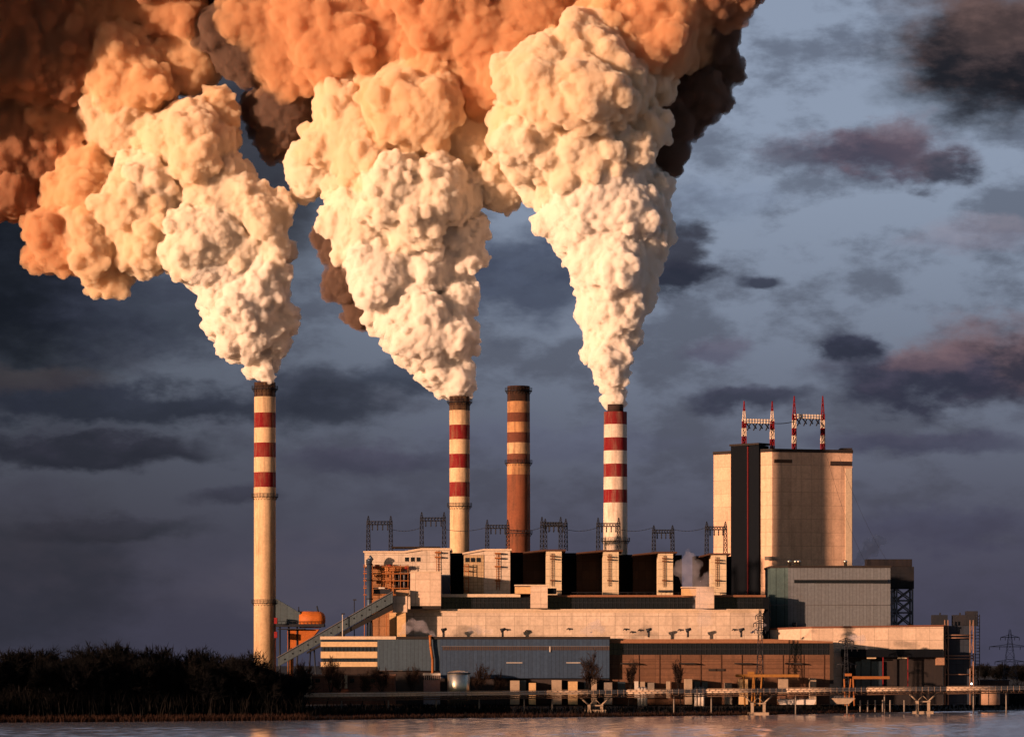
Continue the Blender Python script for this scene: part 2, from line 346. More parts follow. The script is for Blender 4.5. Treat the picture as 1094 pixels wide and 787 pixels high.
def chimney(label, xc, Y, prof, edges, cols, rings, cap=None, ladder=True, grime=.3):
    """prof: (photo row, half width in photo pixels); edges: rows where the paint changes, from the bottom up"""
    k = Y / FPX; x, y, _ = base(xc, Y); zz = lambda r: HC + (HY - r) * k
    t = thing('chimney', label, 'chimney', (x, y, G0), 'chimneys of the power plant')
    mat = bands('chimney_paint', [zz(r) for r in edges], cols, grime)
    pr = [(prof[0][1]*k*1.03, G0)] + [(w*k, zz(r)) for r, w in prof]
    top = pr[-1]; sh = MB().lathe(x, y, pr + [(top[0]*.86, top[1]), (top[0]*.84, top[1]-3)], 48)
    sh.build('shaft', mat, t)
    if cap:
        MB().lathe(x, y, [(cap[1]*k, zz(cap[0])), (cap[1]*k*.97, zz(cap[2])), (cap[1]*k*.8, zz(cap[2])), (cap[1]*k*.8, zz(cap[2])-2)], 32).build('flue', surf('sooty_flue', (.05,.03,.03), .9), t)
    def rad(z):
        for (r0, z0), (r1, z1) in zip(pr, pr[1:]):
            if z0 <= z <= z1: return r0 + (r1-r0)*(z-z0)/(z1-z0)
        return pr[-1][0]
    for r in rings: ring(x, y, rad(zz(r)), zz(r), t)
    if ladder:
        l = MB(); a = math.radians(-38)
        for s in (-.35, .35):
            pts = []
            for j in range(13):
                z = G0 + (zz(rings[0]) - G0) * j / 12; rr = rad(z) + .45
                pts.append(Vector((x + rr*math.cos(a) + s*math.sin(a)*-1, y + rr*math.sin(a) + s*math.cos(a), z)))
            l.path(pts, .12, 4)
        l.build('ladder', STEEL, t)
    return t
c1r = [530, 520, 504.5, 488, 473, 457, 441, 424]
chimney('tall slim cream chimney with red bands standing alone left of the plant', 283, 1580, [(533, 11.6), (529, 11.8), (408.5, 11.4)],
        [530.5, 520.5, 504.5, 488.5, 473, 457, 441, 424], [CRM, CRM, RED, CRM, RED, CRM, RED, CRM, DRK], [416, 531, 644])
chimney('slim cream chimney with red bands behind the white end of the boiler house', 491, 1568, [(545, 10.3), (541, 10.7), (423.5, 11.0)],
        [541, 530.5, 515, 500, 485, 469.5, 454, 438.5], [CRM, CRM, RED, CRM, RED, CRM, RED, CRM, DRK], [430, 541])
TAN, BRN = (.66,.38,.19), (.17,.06,.04)
chimney('brown chimney with tan bands and no smoke, second from the right', 554, 1620, [(500, 12.3), (412.5, 12.0)],
        [507, 495.5, 485, 473, 462, 451, 441, 429], [(.30,.11,.06), TAN, BRN, (.70,.50,.30), BRN, TAN, BRN, TAN, (.04,.025,.02)], [418, 495, 570], grime=.55)
chimney('stout white chimney with red bands and narrow dark flue, rightmost of the chimneys', 657.5, 1550, [(590, 12.9), (440, 12.3)],
        [537, 523, 509.5, 495.5, 481.5, 467.5, 453.5], [WHT, RED, WHT, RED, WHT, RED, WHT, RED], [578], (440, 8.6, 432), grime=.15)

# ---------------------------------------------------------------- boiler house
def px2(pts, Y): return [((x - CX) * Y / FPX, HC + (HY - y) * Y / FPX) for x, y in pts]
bh = thing('boiler_house', 'long saw-toothed boiler house with lit white piers and dark recesses', 'boiler house', base(585, 1497))
F, R = 1482.0, 1500.0
def windows(mb_parent, xs, y0, y1, w, Y):
    for x in xs:
        f = MB().pbox(x, x + w, y0, y1, Y - .12, .10).build('window', GLASS, mb_parent)
# first, wide white unit
w0 = MB(); w0.slab(px2([(389.5, 590), (389.5, 606), (420, 606), (420, 752), (480.5, 752), (480.5, 587.5), (450, 587.5), (432, 590.5)][::-1], F), F, 1514); w0.build('gable_wall', WHITE, bh)
MB().pbox(396, 420, 606, 752, F + 9, 8).build('back_wall', surf('rusty_boiler_casing', (.42,.22,.11), .85, .5, streak=.5, panel=(3, 4, 0, .2)), bh)
MB().slab(px2([(388, 590.0), (388, 588.3), (431.5, 588.3), (450, 585.2), (482, 585.2), (482, 587.5), (450, 587.5), (432, 590.5)], F - .8)[::-1], F - .8, 1516).build('roof', TRIM, bh)
MB().pbox(418, 470, 583.5, 585.1, F + 6, 12).build('roof_monitor', DARK, bh)
windows(bh, (432.6, 438.8, 445), 595, 599.5, 4.2, F); windows(bh, (391.2,), 597.5, 601.5, 3, F)
# second white unit
MB().slab(px2([(495.5, 592), (495.5, 752), (545, 752), (545, 588), (517, 588)][::-1], F), F, 1514).build('gable_wall', WHITE, bh)
MB().slab(px2([(494, 592), (494, 590.2), (516.5, 586), (546.5, 586), (546.5, 588), (517, 588)], F - .8)[::-1], F - .8, 1516).build('roof', TRIM, bh)
MB().pbox(495.6, 516.8, 592.5, 752, F - .25, .2).build('facade_panel', surf('yellowed_panels', (.62,.47,.29), .85, .3, streak=.4, panel=(1.6, 1.4, 0, .12)), bh)
windows(bh, (497, 503, 509), 595.5, 600, 4.2, F - .35)
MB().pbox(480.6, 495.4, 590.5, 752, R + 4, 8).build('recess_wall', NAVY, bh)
# four bays whose piers stand forward of dark recessed walls
PIER = surf('lit_pier_panels', (.82,.70,.50), .85, .15, streak=.25, panel=(7, 3.0, 0, .04))
prev = 545.0
for i, (a, b, ty, by) in enumerate(((583.3, 600, 588.6, 634), (644.3, 661, 589.2, 635), (703, 719, 591, 630), (759.5, 776, 592.6, 636))):
    gap0 = 741 if i == 3 else prev
    mid = gap0 + (a - gap0) * (.36 if i < 3 else .08)
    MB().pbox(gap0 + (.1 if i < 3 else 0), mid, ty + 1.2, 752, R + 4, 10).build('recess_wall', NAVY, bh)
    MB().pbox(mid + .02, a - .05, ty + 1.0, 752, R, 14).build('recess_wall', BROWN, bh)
    MB().pbox(a, b, ty, 752, F, 32).build('pier', PIER, bh)
    s0 = gap0 + (a - gap0) * .36
    MB().slab(px2([(s0, ty + 2.2), (s0, ty + .8), (a - 1.5, ty - 2), (b + 4.5, ty - 2), (b + 4.5, ty - .2), (a - 1, ty - .2)], F - .8)[::-1], F - .8, 1516).build('roof', surf('rusty_roof_edge', (.10,.05,.035), .8, .4), bh)
    ld = MB(); lx = a + 5.5
    for dx in (0, 2.2): ld.tube(P(lx + dx, ty + 2, F - .5), P(lx + dx, 626, F - .5), .12, n=4)
    for j in range(14): ld.tube(P(lx, ty + 3 + j*2.5, F - .5), P(lx + 2.2, ty + 3 + j*2.5, F - .5), .09, n=3)
    for yy in (ty + 4.5, ty + 7.5, 619): ld.pbox(lx - 1, lx + 4, yy, yy + 1.3, F - 2.2, 2.1)
    ld.build('ladder', surf('brown_ladder_steel', (.20,.09,.045), .8), bh)
    if i == 2:
        MB().pbox(703.5, 718, 630, 632, F - 2, 1.9).build('balcony', STEEL, bh)
    prev = b
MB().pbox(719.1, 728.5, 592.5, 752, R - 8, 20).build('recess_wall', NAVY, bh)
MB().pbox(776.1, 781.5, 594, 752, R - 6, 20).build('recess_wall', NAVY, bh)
for lx, yy in ((466.5, 588), (530.5, 590)):
    ld = MB()
    for dx in (0, 3): ld.tube(P(lx + dx, yy, F - .6), P(lx + dx, 612 if lx < 500 else 630, F - .6), .14, n=4)
    n = 8 if lx < 500 else 14
    for j in range(n): ld.tube(P(lx, yy + 1 + j*2.7, F - .6), P(lx + 3, yy + 1 + j*2.7, F - .6), .12, n=3)
    for q in ((yy + 1, yy + 6) if lx < 500 else (yy, yy + 5, 604, 619)): ld.pbox(lx - 2, lx + 4.5, q, q + 1.6, F - 2.4, 2.2)
    ld.build('ladder', RUST, bh)
pl = MB()
for yy in (604, 609, 617, 630): pl.pbox(495.5, 501, yy, yy + 1.0, F - 3, 2.6)
pl.tube(P(496.5, 602, F - 3), P(496.5, 633, F - 3), .16, n=4); pl.tube(P(500.5, 602, F - 3), P(500.5, 633, F - 3), .16, n=4)
for yy in (602.3, 607.5, 615.2, 628.2): pl.tube(P(495.5, yy, F - 3), P(501, yy, F - 3), .1, n=3)
pl.build('platform', RUST, bh)
MB().pbox(423, 438, 612, 629, F - .3, .28).build('opening', NAVY, bh)
for x in (427, 432): MB().tube(P(x, 612, F - .9), P(x, 629, F - .9), .5, n=8).build('pipe', STEELM, bh)
# scaffold of pipes and platforms in the open left end
sc_ = thing('pipe_scaffold', 'rusty orange pipe scaffold and platforms in the open left end of the boiler house', 'scaffold', base(405, F))
s = MB()
for yy in (604.5, 612, 619.5, 627.5, 634.5): s.pbox(388, 437, yy, yy + .9, F - 3.5, 3.2)
s.build('platform', RUST, sc_)
s = MB()
for x in (389.5, 398, 405, 413, 420.5, 428, 436):
    s.tube(P(x, 603, F - 3.2), P(x, 752 if x < 420 else 636, F - 3.2), .18, n=5)
for yy in (603, 609.8, 617.5, 625.5): s.tube(P(388, yy, F - 3.4), P(437, yy, F - 3.4), .09, n=3); s.tube(P(388, yy + 2, F - 3.4), P(437, yy + 2, F - 3.4), .08, n=3)
for x0, x1, ya, yb in ((398, 405, 612, 619), (413, 420, 619, 627), (405, 398, 627, 634)): s.tube(P(x0, ya, F - 3.3), P(x1, yb, F - 3.3), .12, n=3)
s.build('frame', RUST, sc_)
s = MB()
for x0, x1, yy in ((403, 437, 606.5), (406, 430, 609), (402, 420, 622), (400, 416, 615)): s.tube(P(x0, yy, F - 2), P(x1, yy, F - 2), .55, n=8)
s.tube(P(409, 610, F - 2), P(409, 634, F - 2), .9, n=10); s.tube(P(417, 608, F - 2), P(417, 640, F - 2), .6, n=8)
s.build('pipe', surf('orange_brown_pipes', (.55,.24,.09), .7, .4), sc_)
for x, yy in ((403, 603.5), (416.5, 603.2), (434.5, 604.5)): MB().lathe(*base(x, F - 2)[:2], [(.9, P(x, yy + 3, F - 2).z), (1.1, P(x, yy, F - 2).z), (.5, P(x, yy - .6, F - 2).z)], 10).build('valve', REDP, sc_)
MB().pbox(400, 411, 627, 628.6, F - 4.5, 1.0).build('platform_sign', WHITEP, sc_)
MB().pbox(399, 417, 629, 634, F - 4, 3).build('duct', STEEL, sc_)
dp = thing('duct_pipe', 'thick blue steel vent pipe with bent top in front of the rusty scaffold', 'pipe', base(394.8, F - 6))
MB().path([P(394.6, 705, F - 6), P(394.6, 600, F - 6), P(395.6, 596.5, F - 6), P(397.8, 595, F - 6)], 1.15, 14).build('pipe_run', surf('blue_pipe', (.06,.10,.17), .4, .2, metal=.4), dp)
for yy in (603, 620, 640, 660): MB().lathe(P(394.6, yy, F - 6).x, F - 6, [(1.15, P(0, yy, F - 6).z), (1.4, P(0, yy, F - 6).z + .02), (1.4, P(0, yy, F - 6).z + .5), (1.15, P(0, yy, F - 6).z + .52)], 14).build('flange', STEEL, dp)

# ---------------------------------------------------------------- turbine hall in front of the boiler house
T = 1463.0
th = thing('turbine_hall', 'long cream turbine hall with a dark glazed strip along its top', 'hall', base(620, T))
MB().pbox(430, 815, 654.2, 752, T, 10).build('wall', WHITEC, th)
MB().pbox(416, 430, 654.5, 680, T + 1.5, 8).build('wall', OCHRE, th)
MB().pbox(423, 432, 655, 680, T - .3, 1.2).build('doorway', NAVY, th)
c = MB().pbox(430, 816.5, 650.2, 652.2, T - .8, 11); c.pbox(430, 816, 652.3, 654.1, T - .3, 10); c.build('cornice', TRIM, th)
gz = MB().pbox(440, 819, 637.6, 650, T + 3, 14).build('glazing', GLASS, th)
s = MB()
for x in np.arange(473, 818, 4.4): s.pbox(x, x + .35, 638, 650, T + 2.8, .15)
s.pbox(441, 819, 643.2, 643.7, T + 2.75, .2); s.build('mullions', STEEL, gz)
MB().pbox(470, 556, 634.2, 637.4, T + 1.5, 17).build('roof_edge', TRIM, th)
re_ = MB().pbox(585.2, 818, 635.2, 637.4, T + 1.5, 17).build('roof_edge', surf('rusty_gutter', (.34,.16,.09), .8, .4), th)
MB().pbox(815.2, 821.5, 637.6, 752, T + .5, 16).build('end_wall', NAVY, th)
s = MB()
for x in np.arange(590, 815, 9.0): s.tube(P(x, 635, T + 2), P(x, 632.5, T + 2), .1, n=3)
s.tube(P(590, 632.6, T + 2), P(815, 632.6, T + 2), .08, n=3); s.build('roof_railing', STEEL, re_)
for x, y in ((563, 673.2), (607.5, 671.2), (541, 672), (668, 671.5), (675, 674.5), (726, 672.2), (784, 672), (683.5, 672.5)):
    l = MB().pbox(x - 1, x + 1, y - .8, y + .7, T - 1.2, 1.15); l.tube(P(x - 1, y, T - .8), P(x - 2.2, y + 1.2, T - 1.0), .2, n=5); l.build('wall_lamp', STEEL, th)
def tower_box(label, parts, w, col=None):
    t = thing('stair_tower', label, 'tower', base(*w))
    return t
st = thing('stair_tower', 'plain pale stair tower with flat top before the first boiler house unit', 'tower', base(454, 1456))
MB().pbox(438.3, 471, 611.3, 646.8, 1456, 16).build('wall', PINK, st); MB().pbox(437.8, 471.5, 610, 611.2, 1455.6, 16.8).build('parapet', TRIM, st)
MB().pbox(438.3, 471, 646.9, 650.0, 1456.8, 10).build('base', DARK, st)
st = thing('stair_tower', 'small pale square tower at the top of the coal conveyor', 'tower', base(427, 1452))
MB().pbox(419.6, 435, 636.5, 653.6, 1452, 10).build('wall', PINK, st); MB().pbox(423, 436.8, 630, 636.3, 1453, 8).build('penthouse', surf('tan_render', (.62,.40,.24), .9, .4), st)
MB().pbox(424, 433.5, 653.7, 680, 1453, 8).build('base', OCHRE, st)
st = thing('stair_tower', 'pale stair box with low side wing on the turbine hall roof', 'tower', base(576, 1458))
MB().pbox(566.8, 585, 625.8, 649.2, 1458, 7).build('wall', PINK, st); MB().pbox(550, 566.7, 626.6, 633.8, 1459, 9).build('side_wing', OCHRE, st)
MB().pbox(549.5, 585.5, 624.2, 625.6, 1457.6, 11).build('parapet', TRIM, st)
MB().pbox(585.1, 594.5, 628, 634, 1460, 6).build('duct', NAVYL, st)
st = thing('stair_tower', 'pale roof box wrapped in drifting steam at the right end of the turbine hall', 'tower', base(752, 1458))
MB().pbox(744, 763, 627.5, 649.4, 1458, 7).build('wall', PINK, st); MB().pbox(729, 743.9, 628.2, 636, 1459, 9).build('side_wing', OCHRE, st)
MB().pbox(728.5, 763.5, 626.3, 627.4, 1457.6, 11).build('parapet', TRIM, st)
MB().pbox(471.2, 481, 613.5, 634, F - 1.5, 1.4).build('lower_wall', surf('slate_panel', (.05,.07,.11), .7), bh)

# ---------------------------------------------------------------- low front buildings
B = 1440.0
of = thing('office_building', 'low cream office block with three dark ribbon windows left of the blue hall', 'office', base(375, B))
MB().pbox(343.3, 403, 683, 752, B + .6, 14).build('wall', GLASSB, of)
s = MB()
for a, b in ((685.2, 690.5), (695.6, 702.6), (706.6, 711.8)): s.pbox(342.6, 403, a, b, B, .55)
s.build('wall_band', surf('cream_bands', (.82,.62,.38), .85, .2, streak=.3), of)
MB().pbox(342, 423, 679.4, 682.6, B - .6, 16).build('roof', TRIM, of)
s = MB()
for x in np.arange(346, 403, 4.1):
    for a, b in ((690.6, 695.5), (702.7, 706.5)): s.pbox(x, x + .4, a, b, B + .3, .2)
s.build('mullions', STEEL, of)
s = MB().pbox(344, 402, 712, 752, B + .3, .2); s.build('lower_wall', BROWN, of)
bl = thing('blue_hall', 'long windowless blue-grey clad hall with a louvred strip near its roof', 'hall', base(530, B))
MB().pbox(403.2, 470, 682.5, 716, B, 18).build('wall', BLUE2, bl); MB().pbox(470.1, 651, 682.5, 724, B - .3, 18).build('wall', BLUE, bl)
MB().pbox(424, 652, 679.6, 682.3, B - .9, 20).build('roof', DARK, bl)
s = MB()
for x in np.arange(473, 650, 1.9):
    s.pbox(x, x + 1.2, 690.4, 694.2, B - .45, .12)
s.build('louvres', surf('brown_louvre', (.10,.075,.07), .6), bl)
MB().pbox(471.5, 651, 689.6, 690.2, B - .5, .18).build('louvre_frame', STEELM, bl)
s = MB()
for x0, x1 in ((541, 558), (605, 620)): s.pbox(x0, x1, 707.2, 707.9, B - .8, .4)
s.pbox(587, 588, 690, 696, B - .8, .3); s.build('wall_pipe', WHITEP, bl)
MB().pbox(404, 651, 716.2, 752, B + 3, 12).build('base_wall', surf('dark_base_wall', (.05,.045,.05), .9, .4), bl)
dpp = MB().path([P(459.5, 679, B - 1.5), P(460, 690, B - 1.5), P(462.2, 704, B - 1.5), P(462.2, 752, B - 1.5)], .55, 8)
t = thing('drain_pipe', 'thin orange drain pipe down the front of the blue hall', 'pipe', base(462.2, B - 1.5)); dpp.build('pipe_run', RUST, t)
MB().pbox(457.8, 461.5, 678.2, 679.4, B - 2, 1.2).build('collar', RUST, t)
br = thing('brick_hall', 'long orange-brown brick hall with a dark window band under its roof', 'hall', base(770, B + 4))
MB().pbox(651.1, 886.5, 699, 752, B + 4, 16).build('wall', BRICK, br)
gz = MB().pbox(651.2, 886.4, 686.8, 698.9, B + 4.4, 15).build('glazing', GLASS, br)
s = MB()
s.pbox(651.4, 886.3, 692.6, 693.1, B + 4.18, .18)
for x in np.arange(655, 886, 5.2): s.pbox(x, x + .4, 687, 698.8, B + 4.2, .15)
s.build('mullions', STEEL, gz)
MB().slab(px2([(651.1, 686.6), (651.1, 682.3), (823, 682.3), (890, 684.6), (890, 686.6)], B + 3.4)[::-1], B + 3.4, B + 20).build('roof', surf('rusty_roof_strip', (.36,.18,.10), .8, .3), br)
MB().pbox(886.6, 890.5, 686.8, 730, B + 3.6, 17).build('corner_post', DARK, br)
s = MB()
for y in (705.5, 713, 721): s.pbox(651.2, 886.4, y, y + .5, B + 3.8, .3)
for x in np.arange(660, 886, 22.0): s.pbox(x, x + .8, 699.2, 730, B + 3.7, .35)
s.build('wall_beams', surf('brown_beams', (.13,.065,.04), .8), br)
for x in (670, 732, 792, 846):
    s = MB(); s.slab(px2([(x - 7, 707.6), (x + 9, 707.6), (x + 13, 709.6), (x + 9, 709.2), (x - 7, 709.2)], B + 1)[::-1], B + 1, B + 3.6); s.build('awning', DARK, br)
for x in (757, 765): MB().pbox(x, x + 9, 714, 716.5, B + 3.5, .2).build('sign_board', DARK, br)
# piers, doors and bays along the foot of the two halls
rnd = random.Random(11)
for x0, x1, yt, yb, par in ((545, 555, 726.5, 735, bl), (565, 572.5, 729, 736, bl), (589.5, 600, 726, 738.5, bl), (607, 617, 727.5, 738.5, bl), (632, 637.5, 725, 736, bl),
                            (645.5, 654, 728.5, 735, bl), (732, 739.5, 725, 737, br), (775, 782, 729, 737, br), (789.5, 799, 725, 738, br), (866, 872, 724, 737, br)):
    MB().pbox(x0, x1, yt, 752, B - 6, 8.5).build('loading_bay_pier', OCHRE if x0 in (565, 607, 789.5) else CONC if x0 not in (645.5, 775) else CONCG, par)
for x0, x1, col in ((678, 682, WHITEP), (684, 689, CONC), (692, 699, CONCG), (712, 716, CONC), (741.5, 748, GLASSB), (750, 756, GLASSB), (555, 562, GLASSB), (624, 630, GLASSB), (660, 668, GLASSB)):
    MB().pbox(x0, x1, 727 + rnd.uniform(-1, 2), 745, B - .5, 2.8).build('door', col, bl if x0 < 651 else br)

# right-hand buildings
Gf = 1476.0
gb = thing('grey_green_building', 'blocky grey-green clad building with one dark window strip', 'building', base(890, Gf))
s = MB(); A = P(823.2, 606.5, Gf + 4); Bq = P(842, 606.5, Gf); Cq = P(951, 606.5, Gf + 2)
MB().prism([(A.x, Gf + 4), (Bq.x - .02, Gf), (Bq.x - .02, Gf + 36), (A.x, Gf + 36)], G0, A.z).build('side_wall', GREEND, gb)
MB().prism([(Bq.x, Gf), (Cq.x, Gf + 1), (Cq.x, Gf + 36), (Bq.x, Gf + 36)], G0, A.z).build('wall', GREEN, gb)
MB().prism([(A.x - .4, Gf + 3.4), (Bq.x, Gf - .6), (Cq.x + .4, Gf + .4), (Cq.x + .4, Gf + 36.5), (A.x - .4, Gf + 36.5)], A.z + .02, A.z + .9).build('roof', DARK, gb)
gw = MB().pbox(848.5, 948.5, 619.2, 622.6, Gf - .1, .6).build('window', GLASS, gb)
MB().pbox(848.5, 948.5, 618.4, 619.1, Gf - .25, .5).build('frame', STEELM, gw)
s = MB().pbox(823.3, 951, 645.5, 646.0, Gf - .15, .4); s.build('cladding_joint', STEELM, gb)
for x in (843.2, 850.2, 853.4, 903.2):
    p = base(x, Gf + 5); zt = A.z + .9
    v = MB().lathe(p[0], p[1], [(.65, zt), (.65, zt + 1.6), (.9, zt + 1.6), (.9, zt + 2.1), (.2, zt + 2.5)], 12); v.build('roof_vent', SILVER, gb)
MB().pbox(846.5, 851.5, 664.5, 669, 1473, 2).build('roof_hatch', STEEL, gb)
rb = thing('pale_hall', 'wide pale pink lit hall with a dark canopy over its open lower bays', 'hall', base(930, 1460))
Hh = 1462.0
s = MB(); a = P(823, 672.5, Hh + 6); b = P(867, 670.8, Hh); c = P(1008, 669, Hh + 2)
s.add([(a.x, a.y, G0), (b.x, b.y, G0), (c.x, c.y, G0), (c.x, 1474.5, G0), (a.x, 1474.5, G0), a, b, c, (c.x, 1474.5, c.z), (a.x, 1474.5, a.z)],
      [(0,1,6,5), (1,2,7,6), (2,3,8,7), (3,4,9,8), (4,0,5,9), (5,6,7,8,9), (4,3,2,1,0)]); s.build('wall', PINK, rb)
s = MB(); e1 = Vector((0, -.5, .05)); e2 = Vector((0, -.5, .75))
s.add([a+e1, b+e1, c+e1, (c.x+.3, 1475, c.z+.05), (a.x, 1475, a.z+.05), a+e2, b+e2, c+e2, (c.x+.3, 1475, c.z+.75), (a.x, 1475, a.z+.75)],
      [(0,1,6,5), (1,2,7,6), (2,3,8,7), (3,4,9,8), (4,0,5,9), (5,6,7,8,9), (4,3,2,1,0)]); s.build('roof', surf('rusty_coping', (.25,.11,.07), .8), rb)
MB().pbox(900, 1007.5, 693, 701.5, Hh - 7, 6.8).build('canopy', NAVY, rb)
MB().pbox(900.3, 1007.3, 701.6, 752, Hh - .8, .7).build('open_bay', surf('dark_bay_interior', (.03,.027,.03), .9), rb)
for x0, x1, yt in ((914, 919.5, 706), (920.2, 930, 704), (931, 942.5, 706)): MB().pbox(x0, x1, yt, 735, Hh - 2.5, 1.5).build('glazed_bay', GLASSB, rb)
for x in (943, 969.5): MB().pbox(x, x + .8, 701.6, 735, Hh - 6.5, .6).build('post', REDP, rb)
for x0 in (926, 959): MB().pbox(x0, x0 + 10, 701.9, 703.2, Hh - 6.8, .5).build('canopy_light_panel', CREAM, rb)
MB().pbox(1000.5, 1009, 701.8, 710, Hh - 5, 4).build('end_wall', surf('brown_render', (.42,.25,.17), .9, .4), rb)

# tall block and its navy shaft
tb = thing('tall_boiler_block', 'tallest pale block of the plant with sunlit corner and dark roof edge', 'boiler house', base(850, 1640))
cn = P(825, 482.5, 1615); Lf = 27.0; Rt = 38.0
lx = P(762, 482, 1642); l = Vector((lx.x, 1615 + (cn.x - lx.x) * .95)); ang = math.radians(15)
rx = P(910.5, 482, 1625.5); r = Vector((rx.x, 1615 + (rx.x - cn.x) * math.tan(ang)))
plan = [(cn.x, 1615), (r.x, r.y), (r.x - 2, r.y + 40), (l.x + 4, l.y + 22), (l.x, l.y)]
MB().prism(plan, G0, cn.z).build('wall', surf('tall_block_panels', (.88,.62,.46), .85, .35, streak=.5, panel=(6, 6.2, 0, .10)), tb)
cen = Vector((sum(p[0] for p in plan)/5, sum(p[1] for p in plan)/5))
MB().prism([tuple(cen + (Vector(p) - cen) * 1.012) for p in plan], cn.z + .02, cn.z + 1.5).build('roof', DARK, tb)
def on_right(x):                                     # a point of the right face under photo column x
    u = (x - CX) / FPX; t_ = math.tan(ang); Y = (1615 - cn.x * t_) / (1 - u * t_); return Vector((u * Y, Y))
def face_box(x0, x1, y0, y1, d0, d1):
    p, q = on_right(x0), on_right(x1); n = Vector((math.sin(ang), -math.cos(ang)))
    z = lambda y, Y: HC + (HY - y) * Y / FPX
    return MB().prism([tuple(p + n*d1), tuple(q + n*d1), tuple(q + n*d0), tuple(p + n*d0)], z(y1, p.y), z(y0, p.y))
face_box(827, 846, 490.5, 494, .02, .5).build('louvre', surf('sooty_louvre', (.12,.07,.05), .8), tb)
face_box(887, 909.5, 492.5, 497, .02, .5).build('louvre', surf('dark_louvre', (.05,.035,.035), .8), tb)
face_box(903, 909.9, 500, 604, .02, .35).build('corner_panel', surf('light_corner_panel', (.86,.72,.54), .85, .1), tb)
MB().pbox(898, 910.5, 478.4, 481.3, 1630, 14).build('roof_plant_room', DARK, tb)
MB().pbox(817, 826, 594, 598, 1613.6, .8).build('vent_box', CONCG, tb)
sh = thing('navy_duct_tower', 'dark navy clad shaft with a thin red line on the tall block', 'tower', base(797, 1609))
def on_left(x):                                      # a point of the left face under photo column x
    u = (x - CX) / FPX; Y = (1615 + .95 * cn.x) / (1 + .95 * u); return Vector((u * Y, Y))
def left_box(x0, x1, y0, y1, d0, d1):
    p, q = on_left(x0), on_left(x1); n = Vector((-.69, -.724)); Y = (p.y + q.y) / 2; z = lambda y: HC + (HY - y) * Y / FPX
    return MB().prism([tuple(p + n*d1), tuple(q + n*d1), tuple(q + n*d0), tuple(p + n*d0)], z(y1) if y1 < 740 else G0, z(y0))
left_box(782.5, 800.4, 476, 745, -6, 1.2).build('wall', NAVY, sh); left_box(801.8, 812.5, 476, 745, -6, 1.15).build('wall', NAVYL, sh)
left_box(800.5, 801.7, 477, 745, -2, 1.6).build('trim_strip', surf('red_strip', (.13,.012,.016), .9), sh)
left_box(781.8, 813.2, 473.8, 475.9, -6.5, 1.8).build('roof', DARK, sh)

# coal bunker tower behind, on lattice legs
ct = thing('coal_bunker_tower', 'dark raised bunker box on lattice legs behind the grey-green building', 'bunker tower', base(952, 1545))
K_ = 1545.0
MB().pbox(950, 976.5, 605, 628.5, K_, 11).build('bunker', surf('bunker_cladding', (.012,.015,.024), .8, .3, panel=(2, 3, 0, .2)), ct)
MB().pbox(926, 974.5, 597, 604.8, K_ + 1, 9).build('head_house', surf('head_house_cladding', (.017,.017,.025), .8, .3, panel=(2, 3, 0, .2)), ct)
a = P(963, 628.5, K_); s = MB()
for x in (953, 958, 975):
    for dy in (0.6, 10): s.tube(P(x, 628.5, K_) + Vector((0, dy, 0)), Vector((P(x, 0, K_).x, K_ + dy, G0)), .45, n=6)
for y0, y1 in ((628.5, 641), (641, 654), (654, 668), (668, 682)):
    for dy in (.6, 10):
        d = Vector((0, dy, 0))
        s.tube(P(958, y0, K_)+d, P(975, y1, K_)+d, .3, n=4); s.tube(P(975, y0, K_)+d, P(958, y1, K_)+d, .3, n=4); s.tube(P(953, y1, K_)+d, P(975, y1, K_)+d, .3, n=4)
        s.tube(P(953, y0, K_)+d, P(958, y1, K_)+d, .2, n=4)
s.build('lattice_legs', STEELM, ct)
# right end process tower
pt = thing('process_tower', 'blue-grey process tower in a steel frame with ladder cage at the right end', 'process tower', base(1026, 1470))
Q = 1470.0
MB().pbox(1013.5, 1036, 668, 752, Q, 9).build('casing', surf('slate_casing', (.03,.045,.075), .7, .3, panel=(3, 4, 0, .15)), pt)
for x0, x1, y0, y1 in ((996.5, 1012.5, 656.5, 668), (1018.5, 1033, 656.5, 667.8)):
    b = MB().pbox(x0, x1, y0, y1, Q + 1, 6); b.pbox((x0+x1)/2 - .8, (x0+x1)/2 + .8, y0 - 2.4, y0 - .02, Q + 3, 1); b.build('hopper', STEEL, pt)
MB().pbox(996.5, 1012.5, 668.1, 752, Q + 2, 5).build('casing', STEEL, pt)
MB().pbox(1033.2, 1044.8, 652.4, 668, Q + 1, 7).build('head_box', STEEL, pt)
s = MB()
for x in (1009.5, 1013, 1036.5, 1040):
    s.tube(P(x, 662, Q - 3), Vector((P(x, 0, Q - 3).x, Q - 3, G0)), .3, n=5)
for y in (678, 681, 700, 703, 720): s.tube(P(1009.5, y, Q - 3), P(1040, y, Q - 3), .25, n=4)
for y0, y1 in ((662, 678), (681, 700), (703, 720)):
    s.tube(P(1009.5, y0, Q-3), P(1013, y1, Q-3), .15, n=3); s.tube(P(1040, y0, Q-3), P(1036.5, y1, Q-3), .15, n=3)
s.build('frame', surf('rusty_frame', (.36,.22,.16), .8, .4), pt)
s = MB()
for x in (1042, 1046.5): s.tube(P(x, 656, Q), Vector((P(x, 0, Q).x, Q, G0)), .2, n=4)
for y in np.arange(658, 745, 3.4): s.tube(P(1042, y, Q), P(1046.5, y, Q), .15, n=3)
s.build('ladder_cage', STEEL, pt)

